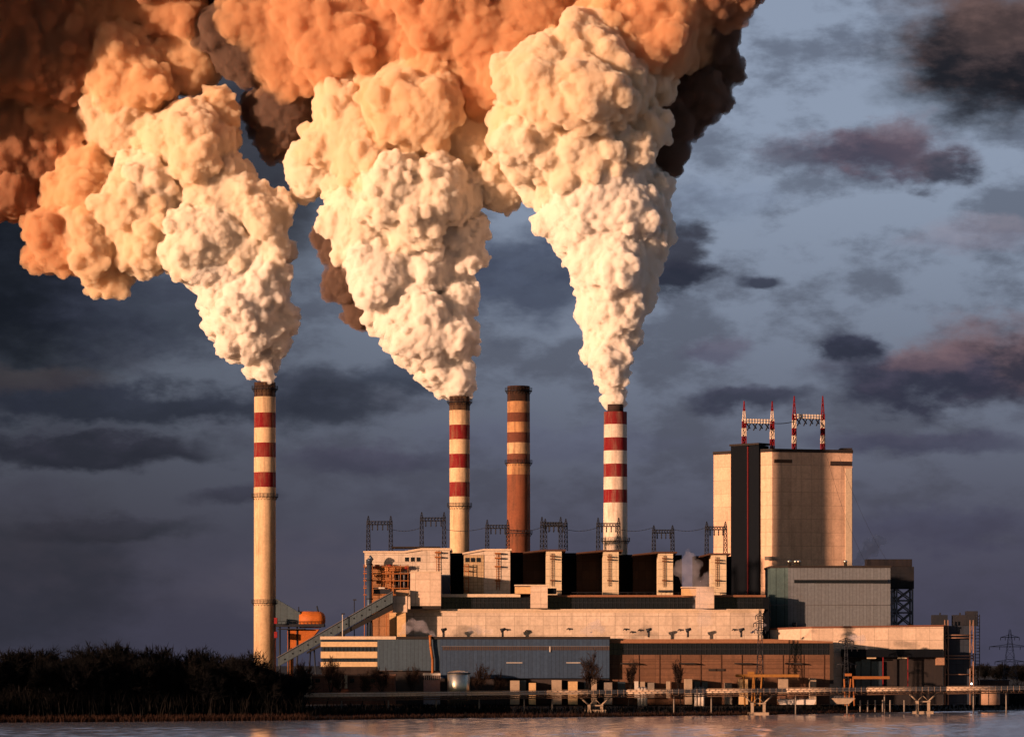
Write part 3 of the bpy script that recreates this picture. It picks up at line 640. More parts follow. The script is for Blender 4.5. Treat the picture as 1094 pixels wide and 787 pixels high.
# ---------------------------------------------------------------- gantries on the roofs
def gantry(xc, w, ytop, ybeam, ybase, Y, label):
    k = Y / FPX; t = thing('line_gantry', label, 'gantry', (P(xc, 0, Y).x, Y, P(0, ybase, Y).z), 'dark line gantries along the boiler house roof')
    for sx in (-1, 1):
        x = xc + sx * w / 2
        m = MB().lattice(P(x, ybase, Y), P(x, ybeam - 1, Y), 1.6, 1.2, .20, 6); m.lattice(P(x, ybeam - 1, Y), P(x, ytop, Y), 1.1, .25, .16, 2); m.build('post', STEEL, t)
    MB().hlattice(P(xc - w/2 - 1.5, ybeam + 1, Y), P(xc + w/2 + 1.5, ybeam + 1, Y), 1.3, 1.2, .19, 8).build('beam', STEEL, t)
    for j in range(4):
        x = xc - w/2 + w * (j + .8) / 4.4; m = MB()
        m.lathe(P(x, 0, Y).x, Y, [(.12, P(0, ybeam + 9, Y).z), (.32, P(0, ybeam + 8, Y).z), (.2, P(0, ybeam + 6, Y).z), (.32, P(0, ybeam + 5, Y).z), (.15, P(0, ybeam + 2, Y).z)], 6); m.build('insulator', STEEL, t)
    return t
GY = 1507.0
for xc, w, yt, yb, ybs, Y, lab in (
    (405.5, 24, 551, 557.5, 588.4, GY, 'dark lattice gantry at the far left end of the boiler house roof'),
    (462.5, 24, 547, 553.5, 585.0, GY, 'dark lattice gantry on the white roof just left of the slim chimney'),
    (531.5, 22, 555, 561.5, 586.0, GY, 'dark lattice gantry partly hidden behind the brown chimney'),
    (589, 20, 552, 558.5, 588.0, GY - 4, 'nearer of two overlapping dark gantries right of the brown chimney'),
    (593.5, 22, 554, 559.5, 588.0, GY + 6, 'farther of two overlapping dark gantries right of the brown chimney'),
    (650, 22, 553, 559.5, 588.6, GY, 'dark lattice gantry in front of the stout white chimney'),
    (708.5, 20, 561, 566.5, 590.4, GY, 'dark lattice gantry over the bay right of the white chimney'),
    (765, 20, 557, 563, 592.0, GY, 'dark lattice gantry against the tall block, rightmost on the low roof')):
    gantry(xc, w, yt, yb, ybs, Y, lab)
def wire(mb, a, b, sag, r=.07, n=10):
    pts = []
    for i in range(n + 1):
        t = i / n; p = a.lerp(b, t); p.z -= sag * 4 * t * (1 - t); pts.append(p)
    mb.path(pts, r, 3)
wl = [(405.5+12, 451), (462.5+12, 520.5), (543, 579), (604, 639), (661, 698.5), (718.5, 755)]
for (x0, x1), lab in zip(wl, ('from the leftmost gantry to the second', 'from the second gantry to the third', 'behind the brown chimney', 'left of the stout white chimney', 'right of the stout white chimney', 'ending at the gantry by the tall block')):
    m = MB(); wire(m, P(x0, 565, GY), P(x1, 563, GY), 1.2, .12)
    o = m.build('power_line', STEEL); o['label'] = 'thin dark power line strung ' + lab; o['category'] = 'power line'; o['group'] = 'power lines between the roof gantries'
BAND = lambda z0, z1, n: bands('mast_paint', [z0 + (z1 - z0) * i / n for i in range(1, n)], [RED if i % 2 == 0 else WHT for i in range(n)], .1, .1)
for x0, x1, yt, ybm, yb, Y, lab in ((795, 825, 428.5, 449.5, 474, 1632, 'red and white mast gantry over the navy shaft, left of the two'), (848.5, 879, 423, 444.5, 481, 1655, 'red and white mast gantry on the tall block, right of the two')):
    t = thing('mast_gantry', lab, 'mast gantry', (P((x0+x1)/2, 0, Y).x, Y, P(0, yb, Y).z), 'red and white mast gantries on the tall block')
    for x in (x0, x1):
        zb = P(0, yb + (5 if x == 825 else .4), Y).z; ztp = P(0, yt, Y).z; zm = P(0, ybm - 2, Y).z
        mt = bands('mast_paint', [zb + (zm - zb) * q for q in (.2, .42, .62, .84)] + [zm + (ztp - zm) * .45], [RED, WHT, RED, WHT, RED, RED], .1, .1) if x0 > 840 else \
             bands('mast_paint', [zb + (zm - zb) * q for q in (.32, .64)] + [zm - 1, zm + (ztp - zm) * .45], [RED, WHT, RED, WHT, RED], .1, .1)
        c = P(x, 0, Y); m = MB()
        m.lattice((c.x, Y, zb), (c.x, Y, zm), 1.9, 1.6, .26, 5); m.box(c.x - .55, c.x + .55, Y - .55, Y + .55, zb, zm)
        m.lattice((c.x, Y, zm), (c.x, Y, ztp), 1.3, .2, .24, 3); m.build('mast', mt, t)
    m = MB().hlattice(P(x0, ybm, Y), P(x1, ybm + .8, Y), 1.5, 1.4, .30, 10); m.build('beam', WHITEP, t)
    for j in range(4):
        xa = x0 + (x1 - x0) * (j * .22 + .08); m = MB()
        m.tube(P(xa + 4.5, ybm + 2.5, Y), P(xa + 1, ybm + 10, Y - 4), .32, n=6); m.tube(P(xa, ybm + 2.5, Y), P(xa + 4, ybm + 8, Y + 3), .32, n=6); m.build('insulator', STEEL, t)
m = MB(); wire(m, P(825, 452, 1632), P(848.5, 450, 1655), .5, .2)
o = m.build('power_line', STEEL); o['label'] = 'dark cable joining the two red and white mast gantries'; o['category'] = 'power line'
for (xa, ya), (xb, yb), lab in (((896, 486), (950, 602), 'upper faint cable slanting from the tall block to the bunker tower'), ((884, 490), (926, 603), 'lower faint cable slanting down across the right face of the tall block')):
    m = MB(); wire(m, P(xa, ya, 1612), P(xb, yb, 1548), 4, .06); o = m.build('power_line', STEEL); o['label'] = lab; o['category'] = 'power line'
# roof vents with hoods on the front halls
vm = None
for x, lab in ((474, 'left end of the blue hall'), (537, 'middle of the blue hall'), (693, 'left half of the brick hall'), (735, 'middle of the brick hall'), (792, 'right end of the brick hall')):
    Y = 1455; z0 = P(0, 680, 1440).z
    t = thing('roof_vent', 'short vent pipe with tilted hood on the roof, ' + lab, 'roof vent', (P(x, 0, Y).x, Y, z0), 'hooded vents on the front roofs')
    p = Vector(WLOC[t.name])
    MB().tube(p, p + Vector((0, 0, 2.9)), .45, n=8).build('pipe', STEEL, t)
    MB().tube(p + Vector((-.9, -.2, 2.7)), p + Vector((1.3, -.2, 3.5)), .85, .5, n=8).build('hood', STEEL, t)

# ---------------------------------------------------------------- coal conveyor, orange drum, duct
cv = thing('coal_conveyor', 'long sloping blue-grey coal conveyor gallery rising to the boiler house', 'conveyor', base(355, 1446))
a0, a1 = (297, 707.5), (419.5, 637.5)
q = lambda t, d, Y: P(a0[0] + (a1[0]-a0[0])*t, a0[1] + (a1[1]-a0[1])*t + d, Y)
Yc = 1448.0
m = MB(); A, Bv = q(0, -5.5, Yc), q(1, -5.5, Yc); C_, D_ = q(1, 6, Yc), q(0, 4, Yc)
m.slab([(D_.x, D_.z), (C_.x, C_.z), (Bv.x, Bv.z), (A.x, A.z)], Yc, Yc + 4).build('gallery', surf('conveyor_cladding', (.085,.125,.16), .7, .35, (.05,.06,.06), .3, panel=(2, 30, 0, .1)), cv)
m = MB(); A, Bv = q(-.01, -6.5, Yc), q(1, -6.5, Yc); C_, D_ = q(1, -5.6, Yc), q(-.01, -5.6, Yc)
m.slab([(D_.x, D_.z), (C_.x, C_.z), (Bv.x, Bv.z), (A.x, A.z)], Yc - .4, Yc + 4.4).build('roof', STEELM, cv)
for j in range(14):
    c = q(.06 + j * .067, -.8 if j % 2 else .6, Yc); MB().box(c.x - .3, c.x + .3, Yc - .12, Yc - .01, c.z - .3, c.z + .3).build('window', GLASS, cv)
m = MB(); A, Bv = q(.25, 6, Yc), q(1, 6.2, Yc); C_, D_ = q(1, 13.5, Yc), q(.25, 8, Yc)
m.slab([(D_.x, D_.z), (C_.x, C_.z), (Bv.x, Bv.z), (A.x, A.z)], Yc + .6, Yc + 3.4).build('truss', surf('dark_truss', (.02,.02,.022), .8), cv)
for tt in (.3, .56, .8):
    c = q(tt, 6, Yc + 2); m = MB()
    for dx in (-1.4, 1.4): m.tube((c.x + dx*.5, Yc + 2, c.z), (c.x + dx*1.6, Yc + 2, G0), .35, n=6)
    m.tube((c.x - 1.5, Yc + 2, (c.z + G0)/2), (c.x + 1.5, Yc + 2, (c.z + G0)/2), .25, n=4); m.build('leg', STEEL, cv)
for x, yt, yb, lab in ((366, 656, 697, 'pale lamp post beside the middle of the coal conveyor'), (378.5, 641, 690, 'dark lamp post behind the upper coal conveyor')):
    t = thing('lamp_post', lab, 'lamp post', base(x, 1446 if x < 370 else 1456)); Y = WLOC[t.name][1]
    MB().tube(base(x, Y), P(x, yt, Y), .25, .18, n=6).build('pole', WHITEP if x < 370 else STEEL, t)
    p = P(x, yt, Y); MB().box(p.x - .5, p.x + .9, Y - .4, Y + .4, p.z, p.z + .5).build('lamp_head', STEEL, t)
fd = thing('flue_duct', 'tapered blue-grey flue duct joining the leftmost chimney to the orange drum', 'duct', base(308, 1580))
a = [P(294.5, 639, 1577), P(321, 654.5, 1577), P(321, 666, 1577), P(294.5, 668.5, 1577)]
MB().slab([(p.x, p.z) for p in a][::-1], 1577, 1585).build('duct_body', surf('duct_steel', (.085,.13,.165), .7, .3, panel=(3, 60, 0, .1)), fd)
m = MB().pbox(294.5, 346, 666.2, 669.2, 1574, 13); m.pbox(296, 325, 671, 672, 1574, 12)
m.build('deck', STEEL, fd)
m = MB()
for x in (299, 308.5, 317.5): m.tube(P(x, 669, 1578), Vector((P(x, 0, 1578).x, 1578, G0)), .4, n=6)
m.build('legs', STEEL, fd)
m = MB()
for x in np.arange(297, 346, 4): m.tube(P(x, 666.2, 1574.3), P(x, 663.4, 1574.3), .1, n=3)
m.tube(P(297, 663.4, 1574.3), P(345, 663.4, 1574.3), .1, n=3); m.build('railing', STEEL, fd)
for y0, y1 in ((659.5, 666), (674.5, 681)): MB().pbox(292.8, 296, y0, y1, 1570, 3).build('junction_box', REDP, fd)
od = thing('orange_drum', 'round-ended orange steel drum on its hopper above the conveyor foot', 'drum', base(330, 1580))
cx0, cx1 = P(320.5, 661.5, 1580), P(347.5, 661.5, 1580); m = MB(); R_ = 3.75
prof = [(-.02, R_)] + [(t, R_) for t in (.5, .72)] + [(.82, R_*.96), (.9, R_*.85), (.96, R_*.66), (1.0, R_*.4), (1.01, .03)]
n_ = 32; dr = [(-.02, .02)] + prof; L_ = cx1 - cx0
vv = [tuple(cx0 + L_*t + Vector((0, r*math.cos(2*math.pi*k/n_), r*math.sin(2*math.pi*k/n_)))) for t, r in dr for k in range(n_)]
ff = [(a*n_+k, a*n_+(k+1)%n_, (a+1)*n_+(k+1)%n_, (a+1)*n_+k) for a in range(len(dr)-1) for k in range(n_)]
m.add(vv, ff, True)
m.build('drum_body', ORANGE, od)
m = MB().slab(px2([(307, 672), (341, 672), (331, 684), (321, 692), (307, 692)], 1578)[::-1], 1578, 1585); m.build('hopper', ORANGE, od)
MB().pbox(307, 313, 692, 752, 1579, 5).build('pillar', RUST, od)
m = MB(); m.tube(P(319.5, 654, 1579), P(319, 648, 1579), .25, n=5); m.tube(P(340, 653, 1579), P(338.5, 647, 1579), .35, n=5); m.build('vent_pipe', STEEL, od)

# ---------------------------------------------------------------- foreground yard
kb = thing('kiosk', 'small two-storey kiosk with pink upper wall and ribbon window left of the tank', 'kiosk', base(461, 1429))
MB().pbox(452.5, 470, 726, 738.5, 1429, 5).build('upper_wall', surf('pink_render', (.55,.30,.26), .85, .3), kb); MB().pbox(452.5, 470, 738.7, 752, 1429.2, 5).build('lower_wall', surf('grey_render', (.34,.33,.38), .85), kb)
MB().pbox(452, 470.5, 718.8, 721, 1428.7, 6).build('roof', WHITEP, kb); kw = MB().pbox(452.6, 469.8, 721.1, 725.9, 1429.3, 4.5).build('window', GLASS, kb)
m = MB()
for x in np.arange(453, 470, 2.1): m.pbox(x, x + .7, 721.1, 725.9, 1428.9, .25)
m.build('mullions', surf('pale_mullions', (.55,.42,.40), .8), kw)
tk = thing('metal_tank', 'shiny upright metal tank with a bright sun streak', 'tank', base(490, 1426)); p = base(490, 1426)
zt = P(0, 718, 1426).z; r_ = 4.6
MB().lathe(p[0], p[1], [(r_, G0), (r_, zt), (r_*.7, zt + .6), (.2, zt + 1.0)], 40).build('shell', SILVER, tk)
MB().lathe(p[0], p[1], [(r_ + .05, zt - .5), (r_ + .25, zt - .5), (r_ + .25, zt - .1), (r_ + .05, zt - .1)], 40).build('rim', STEEL, tk)
lb = thing('low_yard_building', 'low reddish yard building behind bare trees under the office block', 'building', base(345, 1410))
MB().pbox(322, 422, 722, 752, 1412, 9).build('wall', surf('red_brown_wall', (.20,.09,.065), .9, .5, streak=.4, panel=(4, 3, 0, .2)), lb); MB().pbox(321, 423, 719.8, 721.9, 1411, 11).build('roof', surf('pinkish_roof', (.30,.17,.13), .85), lb)
for x in (330, 337, 350, 358, 366, 374, 388, 396): MB().pbox(x, x + 4.6, 724.5, 728.5, 1411.7, .25).build('window', GLASS if x not in (350, 366) else CONC, lb)
for x0, x1 in ((329, 333), (361, 365), (368, 371)): MB().pbox(x0, x1, 720.5, 735, 1409, 1.5).build('doorway', CONC, lb)
for lab, xa, xb, yb, legs, Y in (('yellow gantry crane beam on slanted legs before the brick hall', 786, 854, 721.5, (796, 803, 807, 812), 1425), ('orange crane beam with cab before the pale hall', 911, 950.5, 723.5, (903.5, 907, 913), 1432)):
    t = thing('gantry_crane', lab, 'crane', base((xa+xb)/2, Y))
    MB().pbox(xa, xb, yb - 1.6, yb + 1.4, Y, 1.6).build('beam', YEL if xa < 800 else surf('orange_crane', (.36,.14,.04), .6), t)
    for i, x in enumerate(legs):
        MB().tube(P(x + (2 if i % 2 else -1.5), yb + 1.2, Y + .8), Vector((P(x, 0, Y).x, Y + .8, G0)), .4, n=6).build('leg', YEL if xa < 800 else RUST, t)
    x = legs[1]; MB().pbox(x - 4, x + 3, yb - 4.5, yb - 1.7, Y - .3, 2).build('cab', YEL if xa < 800 else RUST, t)
for x0, x1, y0, lab in ((845, 853, 727, 'pale tilted truck tarpaulin parked under the yellow crane beam'),):
    t = thing('container', 'tan freight container parked right of the yellow crane legs', 'container', base(838, 1424))
    MB().pbox(832, 842, 725, 740, 1424, 3).build('body', CONC, t); MB().pbox(831.8, 842.2, 724.3, 724.9, 1423.8, 3.4).build('roof', STEEL, t)
def small_tank(x, Y):
    t = thing('small_tank', 'small white upright tank in a cluster of three in the yard before the brick hall', 'tank', base(x, Y), 'small white tanks in the yard'); p = Vector(WLOC[t.name])
    MB().lathe(p.x, p.y, [(.75, G0), (.75, G0 + 7.2)], 14).build('shell', WHITEP, t); MB().lathe(p.x, p.y, [(.8, G0 + 7.2), (.8, G0 + 7.4), (.15, G0 + 7.9)], 14).build('lid', STEELM, t); return t
t0 = small_tank(683, 1426)
for x in (686.4, 689.6, 743.6, 747.4, 751): dup(t0, base(x, 1426))
def tower_lattice(x, Y, yt, label, arms, w=5.0, mat=None):
    t = thing('pylon', label, 'pylon', base(x, Y)); p = Vector(base(x, Y))
    tp = P(x, yt, Y); MB().lattice(p, tp, w, .7, .17 if mat is None else .10, 10).build('mast', mat or STEEL, t)
    for y, hw in arms:
        m = MB(); c = P(x, y, Y); k = hw * Y / FPX
        for dy in (-.5, .5):
            m.tube(c + Vector((-k, dy*.2, -.2)), c + Vector((k, dy*.2, -.2)), .16, n=4); m.tube(c + Vector((-k, 0, -.2)), c + Vector((0, dy, 1.1)), .12, n=4); m.tube(c + Vector((k, 0, -.2)), c + Vector((0, dy, 1.1)), .12, n=4)
        for sx in (-1, -.5, .5, 1): m.tube(c + Vector((sx*k, 0, -.3)), c + Vector((sx*k, 0, -1.7)), .16, n=5)
        m.build('cross_arm', mat or STEEL, t)
    return t
tower_lattice(812, 1432, 650, 'thin lattice tower before the right end of the turbine hall', ((657, 5), (665, 7), (672, 6)), 3.6)
tower_lattice(904, 1436, 681, 'small dark pylon with three crossarms before the pale hall', ((684, 8), (691, 12), (709, 10)), 2.6)
tower_lattice(1079, 1750, 672, 'large faint pylon at the right edge of the picture', ((680, 10), (690, 22), (706, 16)), 9, surf('haze_tinted_steel', (.14,.16,.24), .8))  # haze is painted in: steel made paler and bluer to fade the pylon

# pipe bridge along the shore
pb = thing('pipe_bridge', 'long lit pipe bridge with railings running along the shore', 'pipe bridge', base(640, 1345, 0))
ln = lambda X: 1329 + .5 * X
def BP(x, z):                                        # a point of the bridge axis under photo column x
    u = (x - CX) / FPX; Y = 1329 / (1 - .5 * u); return Vector((u * Y, Y, z))
zdeck = lambda x: 7.6 + (x - 326) * .0023
nrm = Vector((.447, -.894, 0))
def along(mb, x0, x1, dz, off, r, n=6, seg=10):
    pts = [BP(x0 + (x1-x0)*i/seg, 0) + Vector((0,0, zdeck(x0 + (x1-x0)*i/seg) + dz)) + nrm*off for i in range(seg+1)]
    mb.path(pts, r, n)
m = MB()
for off, dz, r in ((1.2, .55, .42), (.3, .5, .36), (-.6, .55, .42), (1.0, 1.35, .28)): along(m, 326, 1180, dz, off, r, 8)
m.build('pipes', surf('lagged_pipes', (.85,.70,.55), .55, .45, streak=.1), pb)
m = MB()
for dz in (-.35, -1.1): along(m, 326, 1180, dz, 1.6, .16, 4); along(m, 326, 1180, dz, -1.2, .16, 4)
x = 326.0
while x < 1180:
    a, b = BP(x, 0), BP(min(1180, x + 8), 0); za, zb = zdeck(x), zdeck(x + 8)
    m.tube(a + nrm*1.6 + Vector((0,0,za-.35)), b + nrm*1.6 + Vector((0,0,zb-1.1)), .1, n=3); m.tube(a + nrm*1.6 + Vector((0,0,za-1.1)), a + nrm*1.6 + Vector((0,0,za-.35)), .12, n=3)
    m.tube(a + nrm*1.6 + Vector((0,0,za-.3)), a - nrm*1.2 + Vector((0,0,za-.3)), .14, n=4)
    x += 8
m.build('truss', surf('brown_truss', (.16,.10,.07), .8, .3), pb)
m = MB()
for dz in (1.0, 1.9): along(m, 326, 1180, dz, 1.9, .07, 3)
x = 326.0
while x < 1180:
    a = BP(x, 0) + nrm*1.9 + Vector((0,0,zdeck(x) - .3)); m.tube(a, a + Vector((0,0,2.2)), .08, n=3); x += 6.5
m.build('railing', surf('rail_steel', (.50,.36,.26), .7), pb)
for x in (365, 415, 466, 512, 560, 590, 720, 760, 850, 905, 945, 1040, 1075):
    a = BP(x, 0); MB().tube((a.x, a.y, 0.2), (a.x, a.y, zdeck(x) - 1.0), .28, n=6).build('column', CONCG, pb)
for x, lab in ((636, 'left'), (810, 'middle'), (986, 'right')):
    t = MB(); a = BP(x, 0); d = Vector((.894, .447, 0)); zt = zdeck(x) - 1.2
    f = max(.25, ground_z(a.y - shore_at(a.x)) + .15)
    for s0 in (-1, 1):
        lo = a + d*s0*2.7; t.box(lo.x-.55, lo.x+.55, lo.y-.55, lo.y+.55, f + .9, zt - 2.6)
        t.tube(Vector((lo.x, lo.y, zt-2.8)), a + d*s0*6.3 + Vector((0,0,zt)), .34, n=6); t.tube(Vector((lo.x, lo.y, zt-2.8)), a + Vector((0,0,zt-.6)), .16, n=5)
    t.box(a.x-3, a.x+3, a.y-.4, a.y+.4, zt - 3.2, zt - 2.7)
    sf = t.build('support_frame', CONC, pb)
    MB().box(a.x-4.1, a.x+4.1, a.y-1.6, a.y+1.6, f - .9, f + .85).build('footing', CONC, sf)
for x0, x1, y0, y1, lab, mat in ((831, 872, 746.8, 752.2, 'white flat pontoon under the right part of the pipe bridge', WHITEP), (889, 914, 745.5, 751.5, 'pale round-ended work boat moored under the pipe bridge', CONC)):
    Y = 1388; t = thing('pontoon' if x0 < 880 else 'work_boat', lab, 'pontoon' if x0 < 880 else 'boat', (P((x0+x1)/2, 0, Y).x, Y, P(0, y1, Y).z))
    p0, p1 = P(x0, y1, Y), P(x1, y0, Y); n = 10
    h = [(p0.x + (.8 if x0 < 880 else 2.2), p0.z), (p1.x - (.8 if x0 < 880 else 2.6), p0.z), (p1.x, p1.z), (p0.x, p1.z)]
    MB().slab(h, Y, Y + 4).build('hull', mat, t); MB().box(p0.x + 1, p1.x - 1, Y + .5, Y + 3.5, p1.z + .02, p1.z + .35).build('deck', STEELM, t)
    m = MB()
    for j in range(7): m.tube((p0.x + 1 + (p1.x-p0.x-2)*j/6, Y + .3, p1.z), (p0.x + 1 + (p1.x-p0.x-2)*j/6, Y + .3, p1.z + .9), .07, n=3)
    m.tube((p0.x + 1, Y + .3, p1.z + .9), (p1.x - 1, Y + .3, p1.z + .9), .07, n=3); m.build('railing', STEELM, t)
def mooring(x):
    t = thing('mooring_post', 'short pale mooring post in the row under the right of the bridge', 'post', base(x, 1398, 1.0), 'mooring posts under the bridge'); p = Vector(WLOC[t.name])
    MB().tube(p, p + Vector((0,0,4.4)), .3, n=8).build('stake', CONCG, t); MB().tube(p + Vector((0,0,4.4)), p + Vector((0,0,4.7)), .4, .25, n=8).build('cap', CONCG, t); return t
m0 = mooring(919)
for x in (927, 935, 943, 951, 966): dup(m0, base(x, 1398, 1.0))
lp = thing('yard_lamp', 'tiny lit white yard lamp right of the process tower', 'lamp', base(1038, 1460))
MB().tube(base(1038, 1460), P(1038, 730.5, 1460), .2, n=5).build('pole', STEEL, lp)
em = bpy.data.materials.new('lamp_glow'); em.use_nodes = True; em.node_tree.nodes['Principled BSDF'].inputs['Emission Color'].default_value = (1,.95,.85,1); em.node_tree.nodes['Principled BSDF'].inputs['Emission Strength'].default_value = 4
p = P(1038, 730, 1460); MB().lathe(p.x, p.y, [(.1, p.z-.4), (.42, p.z), (.1, p.z+.4)], 8).build('lamp_head', em, lp)
st_ = thing('storage_tank', 'low brown tank with domed lid right of the yard lamp', 'tank', base(1058, 1470)); p = base(1058, 1470)
MB().lathe(p[0], p[1], [(4, G0), (4, G0 + 6.5)], 28).build('shell', surf('tan_tank', (.42,.28,.2), .8, .4), st_); MB().lathe(p[0], p[1], [(4.15, G0+6.5), (4.15, G0+6.9), (2.5, G0+7.6), (.2, G0+7.9)], 28).build('lid', STEELM, st_)
ys = thing('yard_shed', 'dark flat-roofed shed at the right edge behind the pipe bridge', 'shed', base(1066, 1500))
MB().pbox(1047, 1078, 727, 752, 1500, 8).build('wall', surf('shed_boards', (.05,.045,.05), .9, .3, panel=(1, 40, 0, .2)), ys); MB().pbox(1046, 1079, 725.5, 726.9, 1499.4, 9.2).build('roof', STEEL, ys)

# ---------------------------------------------------------------- bare winter trees, scrub and reeds
def tree_meshes(seed, spread=.42, twigs=3):
    rnd = random.Random(seed); tr, cr = MB(), MB()
    def twig(p, d, L):
        q = p + d * L; w = d.orthogonal().normalized() * .0045
        cr.add([p - w, p + w, q], [(0, 1, 2)]); w2 = d.cross(w).normalized() * .0045; cr.add([p - w2, p + w2, q], [(0, 1, 2)])
    def grow(p, d, L, r, lev):
        n = 3; pts = [p]
        for i in range(n):
            d = (d + Vector((rnd.gauss(0,.13), rnd.gauss(0,.13), rnd.gauss(.05,.08)))).normalized(); p = p + d * L / n; pts.append(p)
        for i in range(n):
            (tr if lev < 2 else cr).tube(pts[i], pts[i+1], r * (1 - .25*i), r * (1 - .25*(i+1)), n=5 if lev < 2 else 3, caps=False)
        if lev >= 4:
            for _ in range(twigs * 3):
                b = pts[rnd.randint(0, n)]; dd = (d + Vector((rnd.gauss(0,.6), rnd.gauss(0,.6), rnd.gauss(.15,.5)))).normalized(); twig(b, dd, L * rnd.uniform(.5, 1.1))
            return
        k = 4 if lev == 0 else 3
        for j in range(k + 1):
            b = pts[-1] if j == 0 else pts[rnd.randint(1 if lev else 2, n)]
            sp = spread * (.35 if j == 0 else rnd.uniform(.9, 1.7)); ph = rnd.uniform(0, 6.283); u = d.orthogonal().normalized(); w = d.cross(u)
            dd = (d + (u*math.cos(ph) + w*math.sin(ph)) * math.tan(min(1.1, sp))).normalized(); dd.z += .1
            grow(b, dd.normalized(), L * rnd.uniform(.62, .82), r * (.62 if j == 0 else .45), lev + 1)
    grow(Vector((0,0,-.02)), Vector((0,0,1)), .30, .020, 0)
    h = max(v[2] for v in tr.v + cr.v)
    for mb in (tr, cr): mb.v = [(a/h, b/h, c/h) for a, b, c in mb.v]
    return tr.mesh('trunk'), cr.mesh('crown')
VAR = [tree_meshes(40 + i, (.40, .48, .36, .55, .44)[i]) for i in range(5)]
for tm, cm in VAR: tm.materials.append(BARK); cm.materials.append(TWIG)
VARB = []
for i in range(3):
    tm, cm = tree_meshes(80 + i, (.26, .34, .30)[i], 1); tm.materials.append(BARK); cm.materials.append(TWIGB); VARB.append((tm, cm))
def put_tree(x, Y, ytop, v, rnd, label, group, brown=False):
    X = (x - CX) * Y / FPX; z = ground_z(Y - shore_at(X)); h = HC + (HY - ytop) * Y / FPX - z
    t = thing('bare_tree', label, 'tree', (X, Y, z - .1), group)
    tm, cm = (VARB if brown else VAR)[v]
    for nm, me in (('trunk', tm), ('crown', cm)):
        o = bpy.data.objects.new(nm, me); COL.objects.link(o); o.parent = t
    t.scale = (h * rnd.uniform(.9, 1.25) * (.8 if brown else 1),) * 2 + (h,); t.rotation_euler = (0, 0, rnd.uniform(0, 6.28))
rnd = random.Random(5)
skyl = [(-60, 696), (0, 697), (30, 690), (70, 690), (92, 697), (125, 686), (150, 690), (165, 690), (205, 688), (228, 700), (240, 700), (255, 694), (270, 697), (300, 704), (335, 712)]
def sky_at(x):
    for (a, b), (c, d) in zip(skyl, skyl[1:]):
        if a <= x <= c: return b + (d-b)*(x-a)/(c-a)
    return 700
for i in range(110):
    x = -50 + 372 * (i + rnd.random()) / 110; Y = shore_at((x-CX)*1260/FPX) + rnd.uniform(18, 150)
    put_tree(x, Y, sky_at(x) + abs(rnd.gauss(0, 6)) + (-7 if rnd.random() < .45 else 5), rnd.randrange(5), rnd, 'bare dark winter tree in the shoreline wood left of the plant', 'bare trees of the shoreline wood')
for x, yt, Y, lab in ((331, 700, 1330, 'bare tree before the foot of the coal conveyor'), (349, 698, 1345, 'bare brown tree before the left end of the office block'), (365, 704, 1350, 'bare brown tree before the office block windows'),
                      (386, 710, 1340, 'low bare tree before the right part of the office block'), (412, 707, 1350, 'bare tree before the left end of the blue hall'), (436, 706, 1355, 'bare tree just left of the orange drain pipe'),
                      (512, 706, 1362, 'bare tree right of the shiny metal tank'), (528, 712, 1366, 'low bare tree on the shore before the blue hall'), (623, 690, 1392, 'tall bare brown tree before the right end of the blue hall'),
                      (671, 702, 1400, 'bare brown tree before the left end of the brick hall'), (728, 702, 1405, 'taller bare brown tree before the middle of the brick hall'),):
    put_tree(x, Y, yt, rnd.randrange(3), rnd, lab, 'bare trees before the plant', True)
def scrub(name, spec, mat, seed, **props):
    """tangled low scrub: thousands of thin crooked stems"""
    r = np.random.default_rng(seed); vs, fs = [], []
    for x0, x1, d0, d1, n, h0, h1, w in spec:
        for _ in range(n):
            px = r.uniform(x0, x1); u = (px - CX) / FPX; Y = 1300.0
            for _k in range(3): Y = shore_at(u * Y) + 0
            Y += r.uniform(d0, d1); X = u * Y; z = ground_z(Y - shore_at(X)) - .1; h = r.uniform(h0, h1)
            a = r.uniform(0, math.pi); dx, dy = math.cos(a) * w, math.sin(a) * w; lx, ly = r.normal(0, h*.22, 2); o = len(vs)
            vs += [(X-dx, Y-dy, z), (X+dx, Y+dy, z), (X+dx*.7+lx*.4, Y+dy*.7+ly*.4, z+h*.6), (X-dx*.7+lx*.4, Y-dy*.7+ly*.4, z+h*.6), (X+lx, Y+ly, z+h)]
            fs += [(o, o+1, o+2, o+3), (o+3, o+2, o+4)]
    m = MB(); m.add(vs, fs); return m.build(name, mat, **props)
scrub('undergrowth', [(-60, 325, 12, 130, 15000, 3, 10, .18), (322, 545, 12, 34, 2600, 1, 3.6, .2), (545, 1100, 10, 30, 2200, .8, 2.6, .22), (1040, 1110, 20, 90, 900, 3, 9, .25)], SCRUB, 1, kind='stuff', label='dark tangled scrub and undergrowth along the bank', category='undergrowth')
scrub('reeds', [(-60, 330, -3, 7, 5200, 1.2, 2.6, .12), (330, 560, -2, 6, 1900, .8, 1.9, .12), (560, 830, -2, 6, 2300, .8, 1.8, .12), (830, 1100, 0, 6, 1200, .5, 1.4, .12)], REED, 2, kind='stuff', label='strip of dry orange reeds along the edge of the water', category='reeds')
for i in range(26):
    x = 1000 + i * 5 + rnd.uniform(-2, 2); put_tree(x, rnd.uniform(2300, 2700), 710 - rnd.uniform(0, 5), rnd.randrange(5), rnd, 'far dim tree on the skyline behind the process tower', 'far trees at the right edge')

# ---------------------------------------------------------------- steam and smoke
def noise_tex(kind, scale, **kw):
    t = bpy.data.textures.new('tex_' + kind + str(scale), kind)
    t.noise_scale = scale
    for k, v in kw.items(): setattr(t, k, v)
    return t

